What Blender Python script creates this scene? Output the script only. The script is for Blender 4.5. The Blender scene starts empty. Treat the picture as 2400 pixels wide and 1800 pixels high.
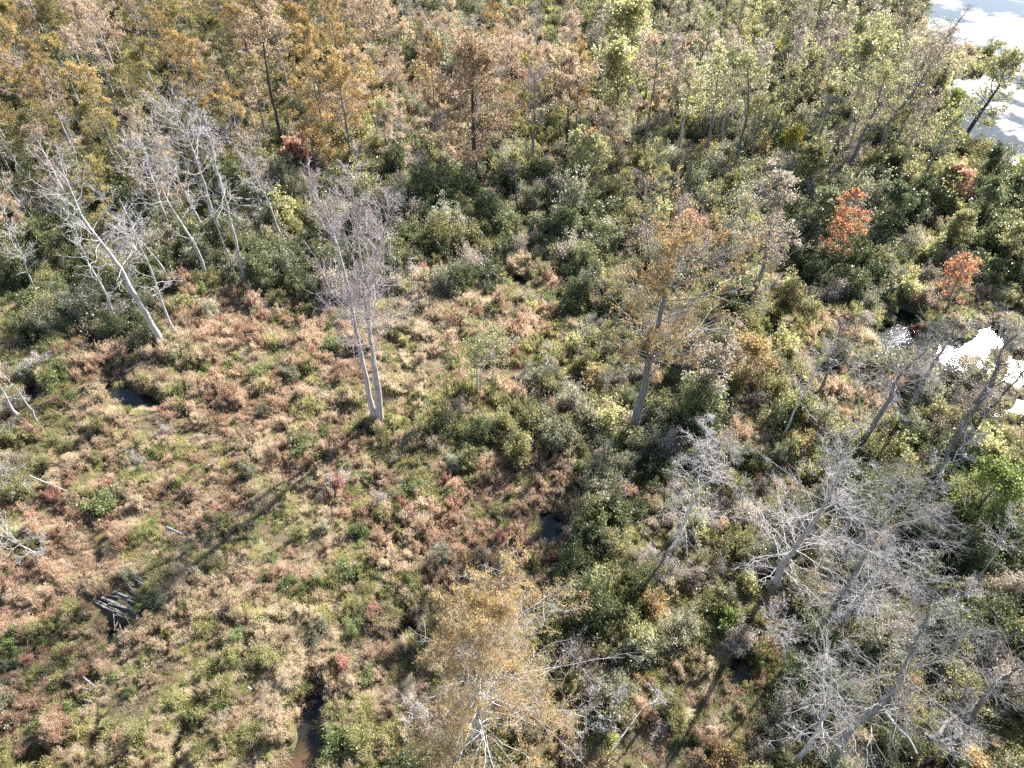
import bpy, math, random
import numpy as np
R = math.radians
scene = bpy.context.scene

# ------------------------------------------------------------------ camera, sky, sun, exposure
CAM_H, PITCH, FPX = 40.0, 43.0, 1651.0           # metres up, degrees below horizontal, focal length in photo pixels (2400 wide)
cam_d = bpy.data.cameras.new('camera'); cam = bpy.data.objects.new('camera', cam_d)
scene.collection.objects.link(cam); scene.camera = cam
cam.location = (0, 0, CAM_H); cam.rotation_euler = (R(90 - PITCH), 0, 0)
cam_d.sensor_width = 36; cam_d.lens = 36 * FPX / 2400; cam_d.clip_end = 12000; cam_d.clip_start = .5

SUN_EL, SUN_AZ = 35.0, 41.0                       # azimuth clockwise from +Y (the view direction)
world = bpy.data.worlds.new('World'); scene.world = world; world.use_nodes = True
wn = world.node_tree.nodes; wl = world.node_tree.links; wn.clear()
sky = wn.new('ShaderNodeTexSky'); sky.sky_type = 'NISHITA'; sky.sun_disc = False
sky.sun_elevation = R(SUN_EL); sky.sun_rotation = R(SUN_AZ)
sky.air_density = 1.0; sky.dust_density = .4; sky.ozone_density = 1.0
bg = wn.new('ShaderNodeBackground'); bg.inputs[1].default_value = .075
wo = wn.new('ShaderNodeOutputWorld'); wl.new(sky.outputs[0], bg.inputs[0]); wl.new(bg.outputs[0], wo.inputs[0])
sd = bpy.data.lights.new('sun', 'SUN'); sd.energy = 5.0; sd.angle = R(.53); sd.color = (1, .965, .905)
sun = bpy.data.objects.new('sun', sd); scene.collection.objects.link(sun)
sun.rotation_euler = (R(90 - SUN_EL), 0, R(180 - SUN_AZ))
sun.location = (60, 70, 80)
scene.view_settings.view_transform = 'Standard'; scene.view_settings.look = 'None'
scene.view_settings.exposure = 2.03; scene.view_settings.gamma = 1.0
scene.view_settings.use_curve_mapping = False
scene.cycles.max_bounces = 6; scene.cycles.diffuse_bounces = 3; scene.cycles.glossy_bounces = 3
scene.cycles.transmission_bounces = 4; scene.cycles.transparent_max_bounces = 4
scene.cycles.caustics_reflective = False; scene.cycles.caustics_refractive = False
scene.cycles.sample_clamp_indirect = 4; scene.cycles.sample_clamp_direct = 25
scene.cycles.use_denoising = False; scene.cycles.filter_width = 1.5; scene.cycles.use_adaptive_sampling = False

# ------------------------------------------------------------------ photo pixel <-> ground
cp, sp_ = math.cos(R(PITCH)), math.sin(R(PITCH))
def ray(u, v):
    dx = (u - 1200) / FPX; dy = (900 - v) / FPX
    return dx, cp + dy * sp_, -sp_ + dy * cp
def ground(u, v):
    x, y, z = ray(u, v); t = CAM_H / -z
    return x * t, y * t
def on_plane(u, v, Y):
    x, y, z = ray(u, v); t = Y / y
    return x * t, CAM_H + z * t
def to_px(x, y, z=0.0):
    d = y * cp + (CAM_H - z) * sp_
    return 1200 + FPX * x / d, 900 - FPX * (y * sp_ - (CAM_H - z) * cp) / d

# ------------------------------------------------------------------ value noise
_tab = np.random.default_rng(5).random((256, 256))
def vnoise(x, y):
    x = np.asarray(x, float); y = np.asarray(y, float)
    xi = np.floor(x).astype(int); yi = np.floor(y).astype(int); fx = x - xi; fy = y - yi
    fx = fx * fx * (3 - 2 * fx); fy = fy * fy * (3 - 2 * fy)
    g = lambda i, j: _tab[(xi + i) & 255, (yi + j) & 255]
    return (g(0, 0) * (1 - fx) + g(1, 0) * fx) * (1 - fy) + (g(0, 1) * (1 - fx) + g(1, 1) * fx) * fy

# water outlines, photo pixels laid on the ground
WATER_PX = [
 [(2135,-90),(2150,-10),(2166,30),(2160,60),(2195,95),(2235,120),(2300,128),(2330,150),(2260,185),(2200,190),(2212,272),(2285,345),(2400,412),(2620,500),(3600,300),(3400,-90)],
 [(2040,818),(2070,760),(2108,722),(2145,738),(2140,800),(2110,835),(2065,840)],
 [(2155,885),(2192,820),(2240,790),(2268,800),(2266,855),(2228,898)], [(2260,870),(2272,785),(2332,765),(2360,795),(2342,840),(2305,888)], [(2338,888),(2360,828),(2410,835),(2430,895),(2370,908)],
 [(2310,975),(2345,950),(2460,925),(2480,985),(2330,990)],
 [(250,878),(275,890),(303,920),(380,934),(386,956),(330,962),(268,952),(246,912)],
 [(178,795),(215,782),(262,800),(262,828),(215,832)], [(150,670),(205,650),(232,690),(190,724),(158,715)],
 [(62,915),(95,905),(110,940),(75,952)],
 [(60,1788),(115,1768),(195,1752),(212,1700),(236,1698),(240,1762),(185,1785),(130,1800),(65,1812)],
 [(418,1750),(440,1730),(452,1760),(440,1860),(412,1860)],
 [(700,1650),(740,1625),(775,1655),(755,1720),(775,1780),(745,1860),(650,1860),(675,1770),(700,1715)],
 [(925,1475),(950,1455),(985,1465),(985,1500),(940,1515)],
 [(1262,1196),(1300,1190),(1312,1240),(1302,1290),(1280,1275)],
 [(1718,1545),(1740,1540),(1752,1600),(1745,1632),(1722,1610)],
 [(1785,765),(1815,755),(1826,800),(1796,812)], [(1188,640),(1225,635),(1236,662),(1196,668)],
 [(985,435),(1020,425),(1042,455),(1010,475)], [(262,1475),(290,1465),(300,1492),(270,1505)],
]
WATER = [np.array([ground(*p) for p in poly]) for poly in WATER_PX]
def wdist(x, y):                                 # signed distance to water, negative inside
    x = np.asarray(x, float); y = np.asarray(y, float)
    wx = x + 1.1 * (vnoise(x * .7 + 3, y * .7) - .5); wy = y + 1.3 * (vnoise(x * .6, y * .6 + 40) - .5)
    best = np.full(wx.shape, 1e9)
    for P in WATER:
        lo, hi = P.min(0) - 4, P.max(0) + 4
        m = (wx > lo[0]) & (wx < hi[0]) & (wy > lo[1]) & (wy < hi[1])
        if not m.any(): continue
        a, b = wx[m], wy[m]; ins = np.zeros(a.shape, bool); d = np.full(a.shape, 1e9)
        for i in range(len(P)):
            x1, y1 = P[i]; x2, y2 = P[(i + 1) % len(P)]
            c = ((y1 > b) != (y2 > b)) & (a < (x2 - x1) * (b - y1) / (y2 - y1 + 1e-12) + x1); ins ^= c
            t = np.clip(((a - x1) * (x2 - x1) + (b - y1) * (y2 - y1)) / ((x2 - x1) ** 2 + (y2 - y1) ** 2), 0, 1)
            d = np.minimum(d, np.hypot(a - x1 - t * (x2 - x1), b - y1 - t * (y2 - y1)))
        best[m] = np.minimum(best[m], np.where(ins, -d, d))
    return best
def gh(x, y):
    x = np.asarray(x, float); y = np.asarray(y, float)
    h = .22 + .28 * vnoise(x * .55, y * .55) + .22 * vnoise(x * 1.3 + 9, y * 1.3) + .25 * (vnoise(x * .5 + 31, y * .55) - .4) + .3 * vnoise(x * .09 + 7, y * .09)
    s = np.clip((wdist(x, y) + .25) / .9, 0, 1); s = s * s * (3 - 2 * s)
    return h * s - .45 * (1 - s)

# ------------------------------------------------------------------ materials
def mat_new(name):
    m = bpy.data.materials.new(name); m.use_nodes = True; n = m.node_tree.nodes; n.clear(); return m, n, m.node_tree.links
def ramp(n, cols):
    r = n.new('ShaderNodeValToRGB'); e = r.color_ramp.elements
    k = len(cols)
    for i, c in enumerate(cols):
        el = e[i] if i < 2 else e.new(1.0)
    for i, c in enumerate(cols):
        e[i].position = i / (k - 1); e[i].color = (*c, 1)
    return r
def foliage(name, cols, trans=.45, rough=.5, spec=.35, nscale=.25):
    m, n, l = mat_new(name)
    at = n.new('ShaderNodeAttribute'); at.attribute_name = 'var'
    oi = n.new('ShaderNodeObjectInfo'); ge = n.new('ShaderNodeNewGeometry')
    no = n.new('ShaderNodeTexNoise'); no.inputs['Scale'].default_value = nscale; no.inputs['Detail'].default_value = 2
    l.new(ge.outputs['Position'], no.inputs['Vector'])
    def mul(s, k, b):
        x = n.new('ShaderNodeMath'); x.operation = 'MULTIPLY_ADD'; l.new(s, x.inputs[0]); x.inputs[1].default_value = k
        if isinstance(b, float): x.inputs[2].default_value = b
        else: l.new(b, x.inputs[2])
        return x.outputs[0]
    f = mul(at.outputs['Fac'], .95, mul(oi.outputs['Random'], .5, mul(no.outputs['Fac'], .9, -.66)))
    r = ramp(n, cols); l.new(f, r.inputs[0])
    p = n.new('ShaderNodeBsdfPrincipled'); l.new(r.outputs[0], p.inputs['Base Color'])
    p.inputs['Roughness'].default_value = rough; p.inputs['Specular IOR Level'].default_value = spec
    t = n.new('ShaderNodeBsdfTranslucent'); hs = n.new('ShaderNodeHueSaturation')
    hs.inputs['Saturation'].default_value = 1.0; hs.inputs['Value'].default_value = 1.35
    l.new(r.outputs[0], hs.inputs['Color']); l.new(hs.outputs[0], t.inputs[0])
    x = n.new('ShaderNodeMixShader'); x.inputs[0].default_value = trans
    l.new(p.outputs[0], x.inputs[1]); l.new(t.outputs[0], x.inputs[2])
    o = n.new('ShaderNodeOutputMaterial'); l.new(x.outputs[0], o.inputs[0]); return m
def bark(name, c1, c2, sc=3.0):
    m, n, l = mat_new(name)
    ge = n.new('ShaderNodeTexCoord'); mp = n.new('ShaderNodeMapping'); mp.inputs['Scale'].default_value = (1, 1, .22)
    l.new(ge.outputs['Object'], mp.inputs[0])
    no = n.new('ShaderNodeTexNoise'); no.inputs['Scale'].default_value = sc * 2.5; no.inputs['Detail'].default_value = 6; no.inputs['Roughness'].default_value = .7
    l.new(mp.outputs[0], no.inputs['Vector']); oi = n.new('ShaderNodeObjectInfo')
    r = ramp(n, [tuple(c * .6 for c in c1), c1, c2]); a = n.new('ShaderNodeMath'); a.operation = 'MULTIPLY_ADD'
    a.inputs[1].default_value = .3; l.new(oi.outputs['Random'], a.inputs[0])
    b = n.new('ShaderNodeMath'); b.operation = 'MULTIPLY_ADD'; b.inputs[1].default_value = 2.2; b.inputs[2].default_value = -.75
    l.new(no.outputs[0], b.inputs[0]); l.new(b.outputs[0], a.inputs[2]); l.new(a.outputs[0], r.inputs[0])
    p = n.new('ShaderNodeBsdfPrincipled'); l.new(r.outputs[0], p.inputs['Base Color']); p.inputs['Roughness'].default_value = .8
    p.inputs['Specular IOR Level'].default_value = .3
    bu = n.new('ShaderNodeBump'); bu.inputs['Strength'].default_value = .6; bu.inputs['Distance'].default_value = .04
    l.new(no.outputs[0], bu.inputs['Height']); l.new(bu.outputs[0], p.inputs['Normal'])
    o = n.new('ShaderNodeOutputMaterial'); l.new(p.outputs[0], o.inputs[0]); return m

BARK = dict(
 grey=bark('grey_bark', (.17, .16, .15), (.40, .37, .35)), pale=bark('pale_bark', (.36, .33, .31), (.66, .62, .60)),
 pink=bark('pinkish_grey_bark', (.42, .36, .345), (.70, .62, .60)), dark=bark('dark_bark', (.06, .052, .045), (.19, .165, .145)),
 oldwood=bark('old_grey_wood', (.10, .09, .085), (.36, .335, .32), 5.0), driftwood=bark('weathered_wood', (.18, .165, .16), (.50, .47, .46), 5.0))
FOL = dict(
 gold=foliage('golden_brown_needles', [(.12,.08,.033), (.26,.17,.067), (.40,.28,.11), (.53,.41,.20)], .5, .6, .2),
 goldyellow=foliage('yellow_gold_needles', [(.19,.125,.055), (.345,.235,.10), (.47,.345,.155), (.59,.475,.26)], .5, .6, .2),
 olive=foliage('olive_gold_needles', [(.07,.07,.026), (.17,.15,.05), (.31,.25,.085), (.46,.37,.15)], .5, .6, .2),
 rust=foliage('rust_brown_needles', [(.17,.12,.075), (.30,.215,.135), (.42,.31,.20), (.53,.43,.31)], .5, .6, .2),
 yellow=foliage('pale_yellow_green_leaves', [(.12,.13,.05), (.24,.24,.10), (.38,.365,.16), (.54,.51,.26)], .5, .4, .5),
 tawny=foliage('tawny_yellow_leaves', [(.13,.115,.065), (.25,.22,.125), (.37,.33,.19), (.50,.455,.29)], .5, .4, .5),
 brightyellow=foliage('bright_yellow_leaves', [(.30,.28,.05), (.56,.46,.07), (.70,.58,.10)], .5, .45, .3),
 lime=foliage('bright_green_leaves', [(.07,.10,.03), (.17,.21,.06), (.30,.34,.10), (.46,.47,.17)], .5, .4, .4),
 red=foliage('scarlet_orange_leaves', [(.13,.15,.05), (.32,.17,.08), (.48,.19,.11), (.48,.31,.15)], .5, .45, .3, 1.1),
 pinkred=foliage('salmon_red_leaves', [(.28,.25,.12), (.46,.26,.18), (.58,.34,.25), (.56,.42,.27)], .5, .45, .3, 1.1),
 orange=foliage('orange_leaves', [(.20,.19,.08), (.36,.25,.12), (.52,.36,.18), (.50,.43,.23)], .5, .45, .3, 1.1),
 sage=foliage('grey_green_waxy_leaves', [(.075,.082,.045), (.165,.17,.095), (.29,.285,.175), (.47,.45,.32)], .42, .38, .6),
 dark=foliage('dark_green_leaves', [(.045,.06,.025), (.10,.12,.048), (.18,.20,.085), (.32,.32,.17)], .4, .38, .55),
 moss=foliage('olive_green_leaves', [(.085,.085,.033), (.185,.18,.066), (.31,.29,.12), (.46,.43,.22)], .45, .42, .45),
 brown=foliage('brownish_grey_leaves', [(.14,.11,.08), (.27,.22,.16), (.40,.34,.26), (.54,.48,.39)], .45, .45, .4),
 green=foliage('fresh_green_leaves', [(.05,.075,.028), (.13,.16,.058), (.225,.265,.10), (.35,.385,.18)], .45, .4, .45),
 russet=foliage('russet_herb', [(.24,.155,.105), (.41,.28,.19), (.54,.40,.285), (.65,.53,.40)], .55, .6, .2, .5),
 pinktan=foliage('pinkish_tan_herb', [(.25,.18,.12), (.41,.31,.22), (.55,.43,.32), (.67,.57,.45)], .55, .6, .2, .5),
 crimson=foliage('crimson_pink_herb', [(.28,.14,.115), (.45,.24,.20), (.57,.35,.29)], .55, .6, .2, .5),
 tan=foliage('tan_dry_grass', [(.24,.19,.115), (.41,.335,.215), (.57,.48,.335), (.71,.63,.48)], .5, .55, .25, .5),
 khaki=foliage('khaki_green_grass', [(.14,.135,.055), (.27,.255,.105), (.41,.38,.165), (.55,.50,.26)], .5, .5, .3, .5),
)

# ------------------------------------------------------------------ mesh building
def mesh(name, V, Q, mat, var=None, smooth=False):
    me = bpy.data.meshes.new(name); n, m = len(V), len(Q)
    me.vertices.add(n); me.vertices.foreach_set('co', np.asarray(V, np.float32).ravel())
    me.loops.add(m * 4); me.loops.foreach_set('vertex_index', np.asarray(Q, np.int32).ravel())
    me.polygons.add(m); me.polygons.foreach_set('loop_start', np.arange(0, m * 4, 4, dtype=np.int32))
    if smooth: me.polygons.foreach_set('use_smooth', np.ones(m, bool))
    me.update(calc_edges=True)
    if var is not None:
        at = me.attributes.new('var', 'FLOAT', 'POINT'); at.data.foreach_set('value', np.asarray(var, np.float32))
    me.materials.append(mat); return me
def unit(a): return a / (np.linalg.norm(a, axis=-1, keepdims=True) + 1e-9)
def tubes(P, Rr, s):
    """P (N,k,3), Rr (N,k): open tubes with s sides."""
    N, k, _ = P.shape
    T = unit(np.gradient(P, axis=1)); ref = np.where(np.abs(T[:, :1, 2:3]) < .8, np.array([0, 0, 1.]), np.array([1., 0, 0]))
    A = unit(np.cross(T, np.broadcast_to(ref, T.shape))); B = np.cross(T, A)
    th = np.arange(s) * 2 * np.pi / s
    V = P[:, :, None] + Rr[:, :, None, None] * (np.cos(th)[None, None, :, None] * A[:, :, None] + np.sin(th)[None, None, :, None] * B[:, :, None])
    i = np.arange(N)[:, None, None] * k * s + np.arange(k - 1)[None, :, None] * s; j = np.arange(s)[None, None, :]; j2 = (j + 1) % s
    Q = np.stack([i + j, i + j2, i + s + j2, i + s + j], -1).reshape(-1, 4)
    return V.reshape(-1, 3), Q
def join(parts):
    Vs, Qs, o = [], [], 0
    for V, Q in parts:
        if len(V) == 0: continue
        Vs.append(V); Qs.append(Q + o); o += len(V)
    return np.concatenate(Vs), np.concatenate(Qs)
def leafquads(C, D, ll, lw, rng, grp=None):
    n = len(C); S = unit(np.cross(D, rng.normal(size=(n, 3)))); L = (ll * rng.uniform(.6, 1.3, n))[:, None]; W = (lw * rng.uniform(.6, 1.3, n))[:, None]
    V = np.stack([C, C + D * L * .45 + S * W / 2, C + D * L, C + D * L * .45 - S * W / 2], 1)
    return V.reshape(-1, 3), np.arange(n * 4).reshape(-1, 4), np.repeat(rng.random(n) * .55 + (rng.random(n) if grp is None else rng.random(int(grp.max()) + 1 if n else 1)[grp]) * .45, 4)
def bent(S, D, L, k, bend, wig, rng):
    t = np.linspace(0, 1, k)[None, :, None]
    P = S[:, None] + D[:, None] * L[:, None, None] * t
    P = P + np.array([0, 0, 1.]) * (bend * L)[:, None, None] * t ** 2
    w = np.cumsum(rng.normal(size=(len(S), k, 3)) * (wig * L)[:, None, None], 1); w -= w[:, :1]
    return P + w
def sample(P, idx, s):
    k = P.shape[1]; f = s * (k - 1); i = np.minimum(f.astype(int), k - 2); f = (f - i)[:, None]
    a, b = P[idx, i], P[idx, i + 1]; return a + (b - a) * f, unit(b - a)

SPECS = dict(
 cypress=dict(cs=.28, R=3.6, n1=42, e=(2, 55), prof='cone', n2=6, n3=4, bend=.08, nl=8, ll=.24, lw=.085, tuft=.14, l2=.42, flat=.5, rm=.016),
 cypress_far=dict(cs=.3, R=4.0, n1=26, e=(0, 50), prof='round', n2=6, n3=5, bend=.1, nl=8, ll=.30, lw=.10, tuft=.16, l2=.45, flat=.5, rm=.02),
 bare_vase=dict(cs=.30, R=4.6, n1=20, e=(58, 74), prof='vase', n2=9, n3=6, bend=.16, nl=0, ll=.1, lw=.05, tuft=.1, l2=.48, flat=0, rm=.014),
 bare_cypress=dict(cs=.25, R=4.2, n1=34, e=(2, 45), prof='round', n2=8, n3=5, bend=-.05, nl=0, ll=.1, lw=.05, tuft=.1, l2=.4, flat=.45, rm=.015),
 snag=dict(cs=.35, R=2.4, n1=18, e=(10, 50), prof='round', n2=5, n3=3, bend=.0, nl=0, ll=.1, lw=.05, tuft=.1, l2=.4, flat=.2, rm=.016),
 slender=dict(cs=.42, R=2.4, n1=24, e=(30, 65), prof='round', n2=5, n3=4, bend=.15, nl=5, ll=.2, lw=.12, tuft=.16, l2=.45, flat=.1, rm=.018),
 leafy=dict(cs=.2, R=2.6, n1=28, e=(15, 60), prof='round', n2=6, n3=4, bend=.1, nl=9, ll=.20, lw=.13, tuft=.16, l2=.45, flat=.2, rm=.016),
)
def grow(stems, sp, seed):
    """stems: list of (points (K,3), radii (K,)). Returns trunk, list of limb tubes, twig tubes, leaves."""
    rng = np.random.default_rng(abs(seed))
    trunkV, limbs, twigs, leaves = [], [], [], []
    n1 = max(6, sp['n1'] // len(stems))
    for tp, tr in stems:
        K = len(tp); trunkV.append(tubes(tp[None], tr[None], 9))
        cs = sp['cs']; tt = np.sort(rng.random(n1)) ** .9; t1 = cs + (1 - cs) * tt * .985
        S, T = sample(tp[None], np.zeros(n1, int), t1); rt = np.interp(t1, np.linspace(0, 1, K), tr)
        az = np.arange(n1) * 2.4 + rng.normal(0, .5, n1) + rng.random() * 6
        el = np.radians(sp['e'][0] + (sp['e'][1] - sp['e'][0]) * tt + rng.normal(0, 9, n1))
        pr = {'cone': (1 - tt) ** .75 * (.55 + .45 * np.minimum(1, tt * 5)) + .14, 'round': np.sin(np.pi * (.22 + .70 * tt)) ** .8,
              'vase': 1.05 - .72 * tt}[sp['prof']]
        bx, by = sp.get('bias', (0, 0))
        L = sp['R'] * pr * rng.uniform(.55, 1.2, n1) * np.clip(1 + bx * np.cos(az) + by * np.sin(az), .15, 2)
        D = np.stack([np.cos(az) * np.cos(el), np.sin(az) * np.cos(el), np.sin(el)], -1)
        P1 = bent(S, D, L, 7, np.full(n1, sp['bend']), .035, rng)
        r1 = np.clip(rt * sp.get('lr', .30) * (L / sp['R']) ** .6, sp['rm'] * 1.5, .075)
        R1 = r1[:, None] * np.linspace(1, .22, 7)[None]; R1 = np.maximum(R1, sp['rm'] * .7)
        n2 = sp['n2']; i2 = np.repeat(np.arange(n1), n2); s2 = rng.uniform(.18, .98, len(i2))
        S2, T2 = sample(P1, i2, s2); lat = rng.normal(size=S2.shape); lat[:, 2] *= (1 - sp['flat'])
        lat[:, 2] += .25 if sp['prof'] == 'vase' else .05
        D2 = unit(T2 * .75 + unit(lat) * .8); L2 = sp['l2'] * L[i2] * (1.15 - s2 * .7) * rng.uniform(.5, 1.25, len(i2))
        P2 = bent(S2, D2, L2, 4, np.full(len(i2), sp['bend']), .05, rng)
        r2 = np.clip(r1[i2] * .45, sp['rm'], .05); R2 = r2[:, None] * np.array([1, .85, .65, .4])[None]
        n3 = sp['n3']; i3 = np.repeat(np.arange(len(i2)), n3); s3 = rng.uniform(.2, 1, len(i3))
        S3, T3 = sample(P2, i3, s3); lat = rng.normal(size=S3.shape); lat[:, 2] *= (1 - sp['flat'] * .6)
        D3 = unit(T3 * .7 + unit(lat) * .8); L3 = np.maximum(.4 * L2[i3] * rng.uniform(.5, 1.4, len(i3)), .22)
        P3 = bent(S3, D3, L3, 3, np.full(len(i3), sp['bend']), .05, rng)
        R3 = np.full((len(i3), 3), sp['rm'] * .62) * np.array([1, .8, .5])
        l2 = tubes(P2, R2, 3); per = len(l2[1]) // len(i2) * n2; pv = 4 * 3 * n2
        for i in range(n1):
            a = tubes(P1[i:i + 1], R1[i:i + 1], 5)
            limbs.append((L[i], join([a, (l2[0][i * pv:(i + 1) * pv], l2[1][i * per:(i + 1) * per] - i * pv)])))
        twigs.append(tubes(P3, R3, 3))
        if sp['nl']:
            keep = rng.random(len(i3)) < sp.get('fill', 1.0)
            # crown gaps: whole limbs thin out together
            thin = rng.random(n1)[i2[i3]] * .75 + vnoise(S3[:, 0] * .8 + seed, S3[:, 2] * .8) * .6
            keep &= thin > sp.get('gap', .28)
            il = np.repeat(np.nonzero(keep)[0], sp['nl']); sl = rng.uniform(.15, 1.08, len(il)); sl = np.minimum(sl, 1)
            C, TL = sample(P3, il, sl); C = C + rng.normal(size=C.shape) * sp['tuft'] * np.array([1, 1, .7])
            DL = unit(TL * .6 + rng.normal(size=C.shape) * .7 + np.array([0, 0, sp.get('hang', 0)]))
            leaves.append(leafquads(C, DL, sp['ll'], sp['lw'], rng, i2[i3[il]] * 0 + i3[il]))
    return trunkV, limbs, twigs, leaves

# ------------------------------------------------------------------ objects
COL = scene.collection
def obj(name, me, parent=None, col=None):
    o = bpy.data.objects.new(name, me); (col or COL).objects.link(o)
    if parent is not None: o.parent = parent
    return o
def tag(o, label=None, cat=None, group=None, kind=None):
    if label: o['label'] = label
    if cat: o['category'] = cat
    if group: o['group'] = group
    if kind: o['kind'] = kind
    return o
def empty(name, loc):
    e = bpy.data.objects.new(name, None); e.empty_display_size = .3; COL.objects.link(e); e.location = loc; return e
def copy_tree(o):
    c = o.copy(); COL.objects.link(c)
    for ch in o.children:
        d = ch.copy(); COL.objects.link(d); d.parent = c
    return c
def plant_parts(root, stems, sp, seed, bk, fol, own_limbs=0):
    tv, limbs, tw, lv = grow(stems, sp, seed); V, Q = join(tv)
    obj('trunk', mesh('trunk', V, Q, bk, smooth=True), root)
    limbs.sort(key=lambda a: -a[0]); own = limbs[:own_limbs]; rest = limbs[own_limbs:]
    for _, (V, Q) in own: obj('limb', mesh('limb', V, Q, bk, smooth=True), root)
    V, Q = join([x[1] for x in rest] + tw)
    o = obj('branches', mesh('branches', V, Q, bk, smooth=True), root); o['kind'] = 'stuff'
    if lv:
        V = np.concatenate([a[0] for a in lv]); n = len(V) // 4
        if n:
            o = obj('foliage', mesh('foliage', V, np.arange(n * 4).reshape(-1, 4), fol, np.concatenate([a[2] for a in lv])), root); o['kind'] = 'stuff'
def stem_radii(K, r, flare=.6, tip=.22):
    t = np.linspace(0, 1, K); return r * ((1 - t) * (1 - tip) + tip) * (1 + flare * np.exp(-t * 22))
def resample(pts, K, rng, wig=.03):
    pts = np.array(pts, float); d = np.r_[0, np.cumsum(np.linalg.norm(np.diff(pts, axis=0), axis=1))]; s = np.linspace(0, d[-1], K)
    o = np.stack([np.interp(s, d, pts[:, i]) for i in range(3)], 1)
    for _ in range(2): o[1:-1] = (o[:-2] + 2 * o[1:-1] + o[2:]) / 4
    o[1:] += rng.normal(size=(K - 1, 3)) * wig * np.array([1, 1, .2]); return o
# ------------------------------------------------------------------ ground and water
def structure(name, me, label=None):
    o = obj(name, me); o['kind'] = 'structure'
    if label: o['label'] = label
    return o
def ground_mat():
    m, n, l = mat_new('wet_peat_and_litter'); ge = n.new('ShaderNodeNewGeometry')
    a = n.new('ShaderNodeTexNoise'); a.inputs['Scale'].default_value = .45; a.inputs['Detail'].default_value = 8; a.inputs['Roughness'].default_value = .65
    b = n.new('ShaderNodeTexNoise'); b.inputs['Scale'].default_value = 14; b.inputs['Detail'].default_value = 6; b.inputs['Roughness'].default_value = .75
    l.new(ge.outputs['Position'], a.inputs[0]); l.new(ge.outputs['Position'], b.inputs[0])
    r1 = ramp(n, [(.03, .024, .014), (.075, .055, .03), (.12, .105, .045), (.17, .12, .065)]); l.new(a.outputs[0], r1.inputs[0])
    r2 = ramp(n, [(.1, .09, .08), (.8, .75, .65), (3.2, 2.8, 2.2)]); l.new(b.outputs[0], r2.inputs[0])
    x = n.new('ShaderNodeMix'); x.data_type = 'RGBA'; x.blend_type = 'MULTIPLY'; x.inputs[0].default_value = 1
    l.new(r1.outputs[0], x.inputs[6]); l.new(r2.outputs[0], x.inputs[7])
    p = n.new('ShaderNodeBsdfPrincipled'); l.new(x.outputs[2], p.inputs['Base Color']); p.inputs['Roughness'].default_value = .75
    bu = n.new('ShaderNodeBump'); bu.inputs['Distance'].default_value = .08; l.new(b.outputs[0], bu.inputs['Height']); l.new(bu.outputs[0], p.inputs['Normal'])
    o = n.new('ShaderNodeOutputMaterial'); l.new(p.outputs[0], o.inputs[0]); return m
def water_mat():
    m, n, l = mat_new('pond_water'); ge = n.new('ShaderNodeNewGeometry')
    def noise(sc, de, ro=.6):
        x = n.new('ShaderNodeTexNoise'); x.inputs['Scale'].default_value = sc; x.inputs['Detail'].default_value = de; x.inputs['Roughness'].default_value = ro
        l.new(ge.outputs['Position'], x.inputs[0]); return x
    wind = noise(.07, 5, .6); rip = noise(2.2, 5, .65); silt = noise(.25, 3)
    mr = n.new('ShaderNodeMapRange'); mr.inputs[1].default_value = .45; mr.inputs[2].default_value = .53; mr.inputs[3].default_value = .08; mr.inputs[4].default_value = .38
    l.new(wind.outputs[0], mr.inputs[0])
    c = ramp(n, [(.008, .011, .012), (.02, .018, .013), (.11, .065, .034), (.17, .11, .065)])
    sx = n.new('ShaderNodeSeparateXYZ'); l.new(ge.outputs['Position'], sx.inputs[0]); my = n.new('ShaderNodeMapRange'); my.inputs[1].default_value = 16.5; my.inputs[2].default_value = 13.5; my.inputs[3].default_value = -.45; my.inputs[4].default_value = .15
    l.new(sx.outputs['Y'], my.inputs[0]); ad = n.new('ShaderNodeMath'); ad.operation = 'ADD'; l.new(my.outputs[0], ad.inputs[0]); l.new(silt.outputs[0], ad.inputs[1]); l.new(ad.outputs[0], c.inputs[0])
    p = n.new('ShaderNodeBsdfPrincipled'); l.new(c.outputs[0], p.inputs['Base Color']); l.new(mr.outputs[0], p.inputs['Roughness'])
    p.inputs['IOR'].default_value = 1.33
    bu = n.new('ShaderNodeBump'); bu.inputs['Distance'].default_value = .03; bu.inputs['Strength'].default_value = .5
    l.new(rip.outputs[0], bu.inputs['Height']); l.new(bu.outputs[0], p.inputs['Normal'])
    o = n.new('ShaderNodeOutputMaterial'); l.new(p.outputs[0], o.inputs[0]); return m
def axis(lo, hi, step, far, k):
    core = np.arange(lo, hi + step, step); g = np.geomspace(step * 2, far, k)
    return np.r_[lo - g[::-1], core, core[-1] + g]
gx = axis(-60, 62, .42, 2500, 46); gy = np.r_[-2500, -900, -300, -90, -30, -10, -2, np.arange(3, 90, .42), np.arange(90.6, 175, .9), 175 + np.geomspace(2, 3800, 30)]
X, Y = np.meshgrid(gx, gy); Z = gh(X, Y); nx = len(gx)
i = np.arange(len(gy) - 1)[:, None] * nx + np.arange(nx - 1)[None]
structure('ground', mesh('ground', np.stack([X, Y, Z], -1).reshape(-1, 3), np.stack([i, i + 1, i + nx + 1, i + nx], -1).reshape(-1, 4), ground_mat(), smooth=True))
wp = [(-2400, -2400), (2400, -2400), (2400, 3900), (-2400, 3900)]
structure('water', mesh('water', [(x, y, -.06) for x, y in wp], [(0, 1, 2, 3)], water_mat()), 'still dark marsh water showing in channels and as a bright pond at the upper right')

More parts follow.
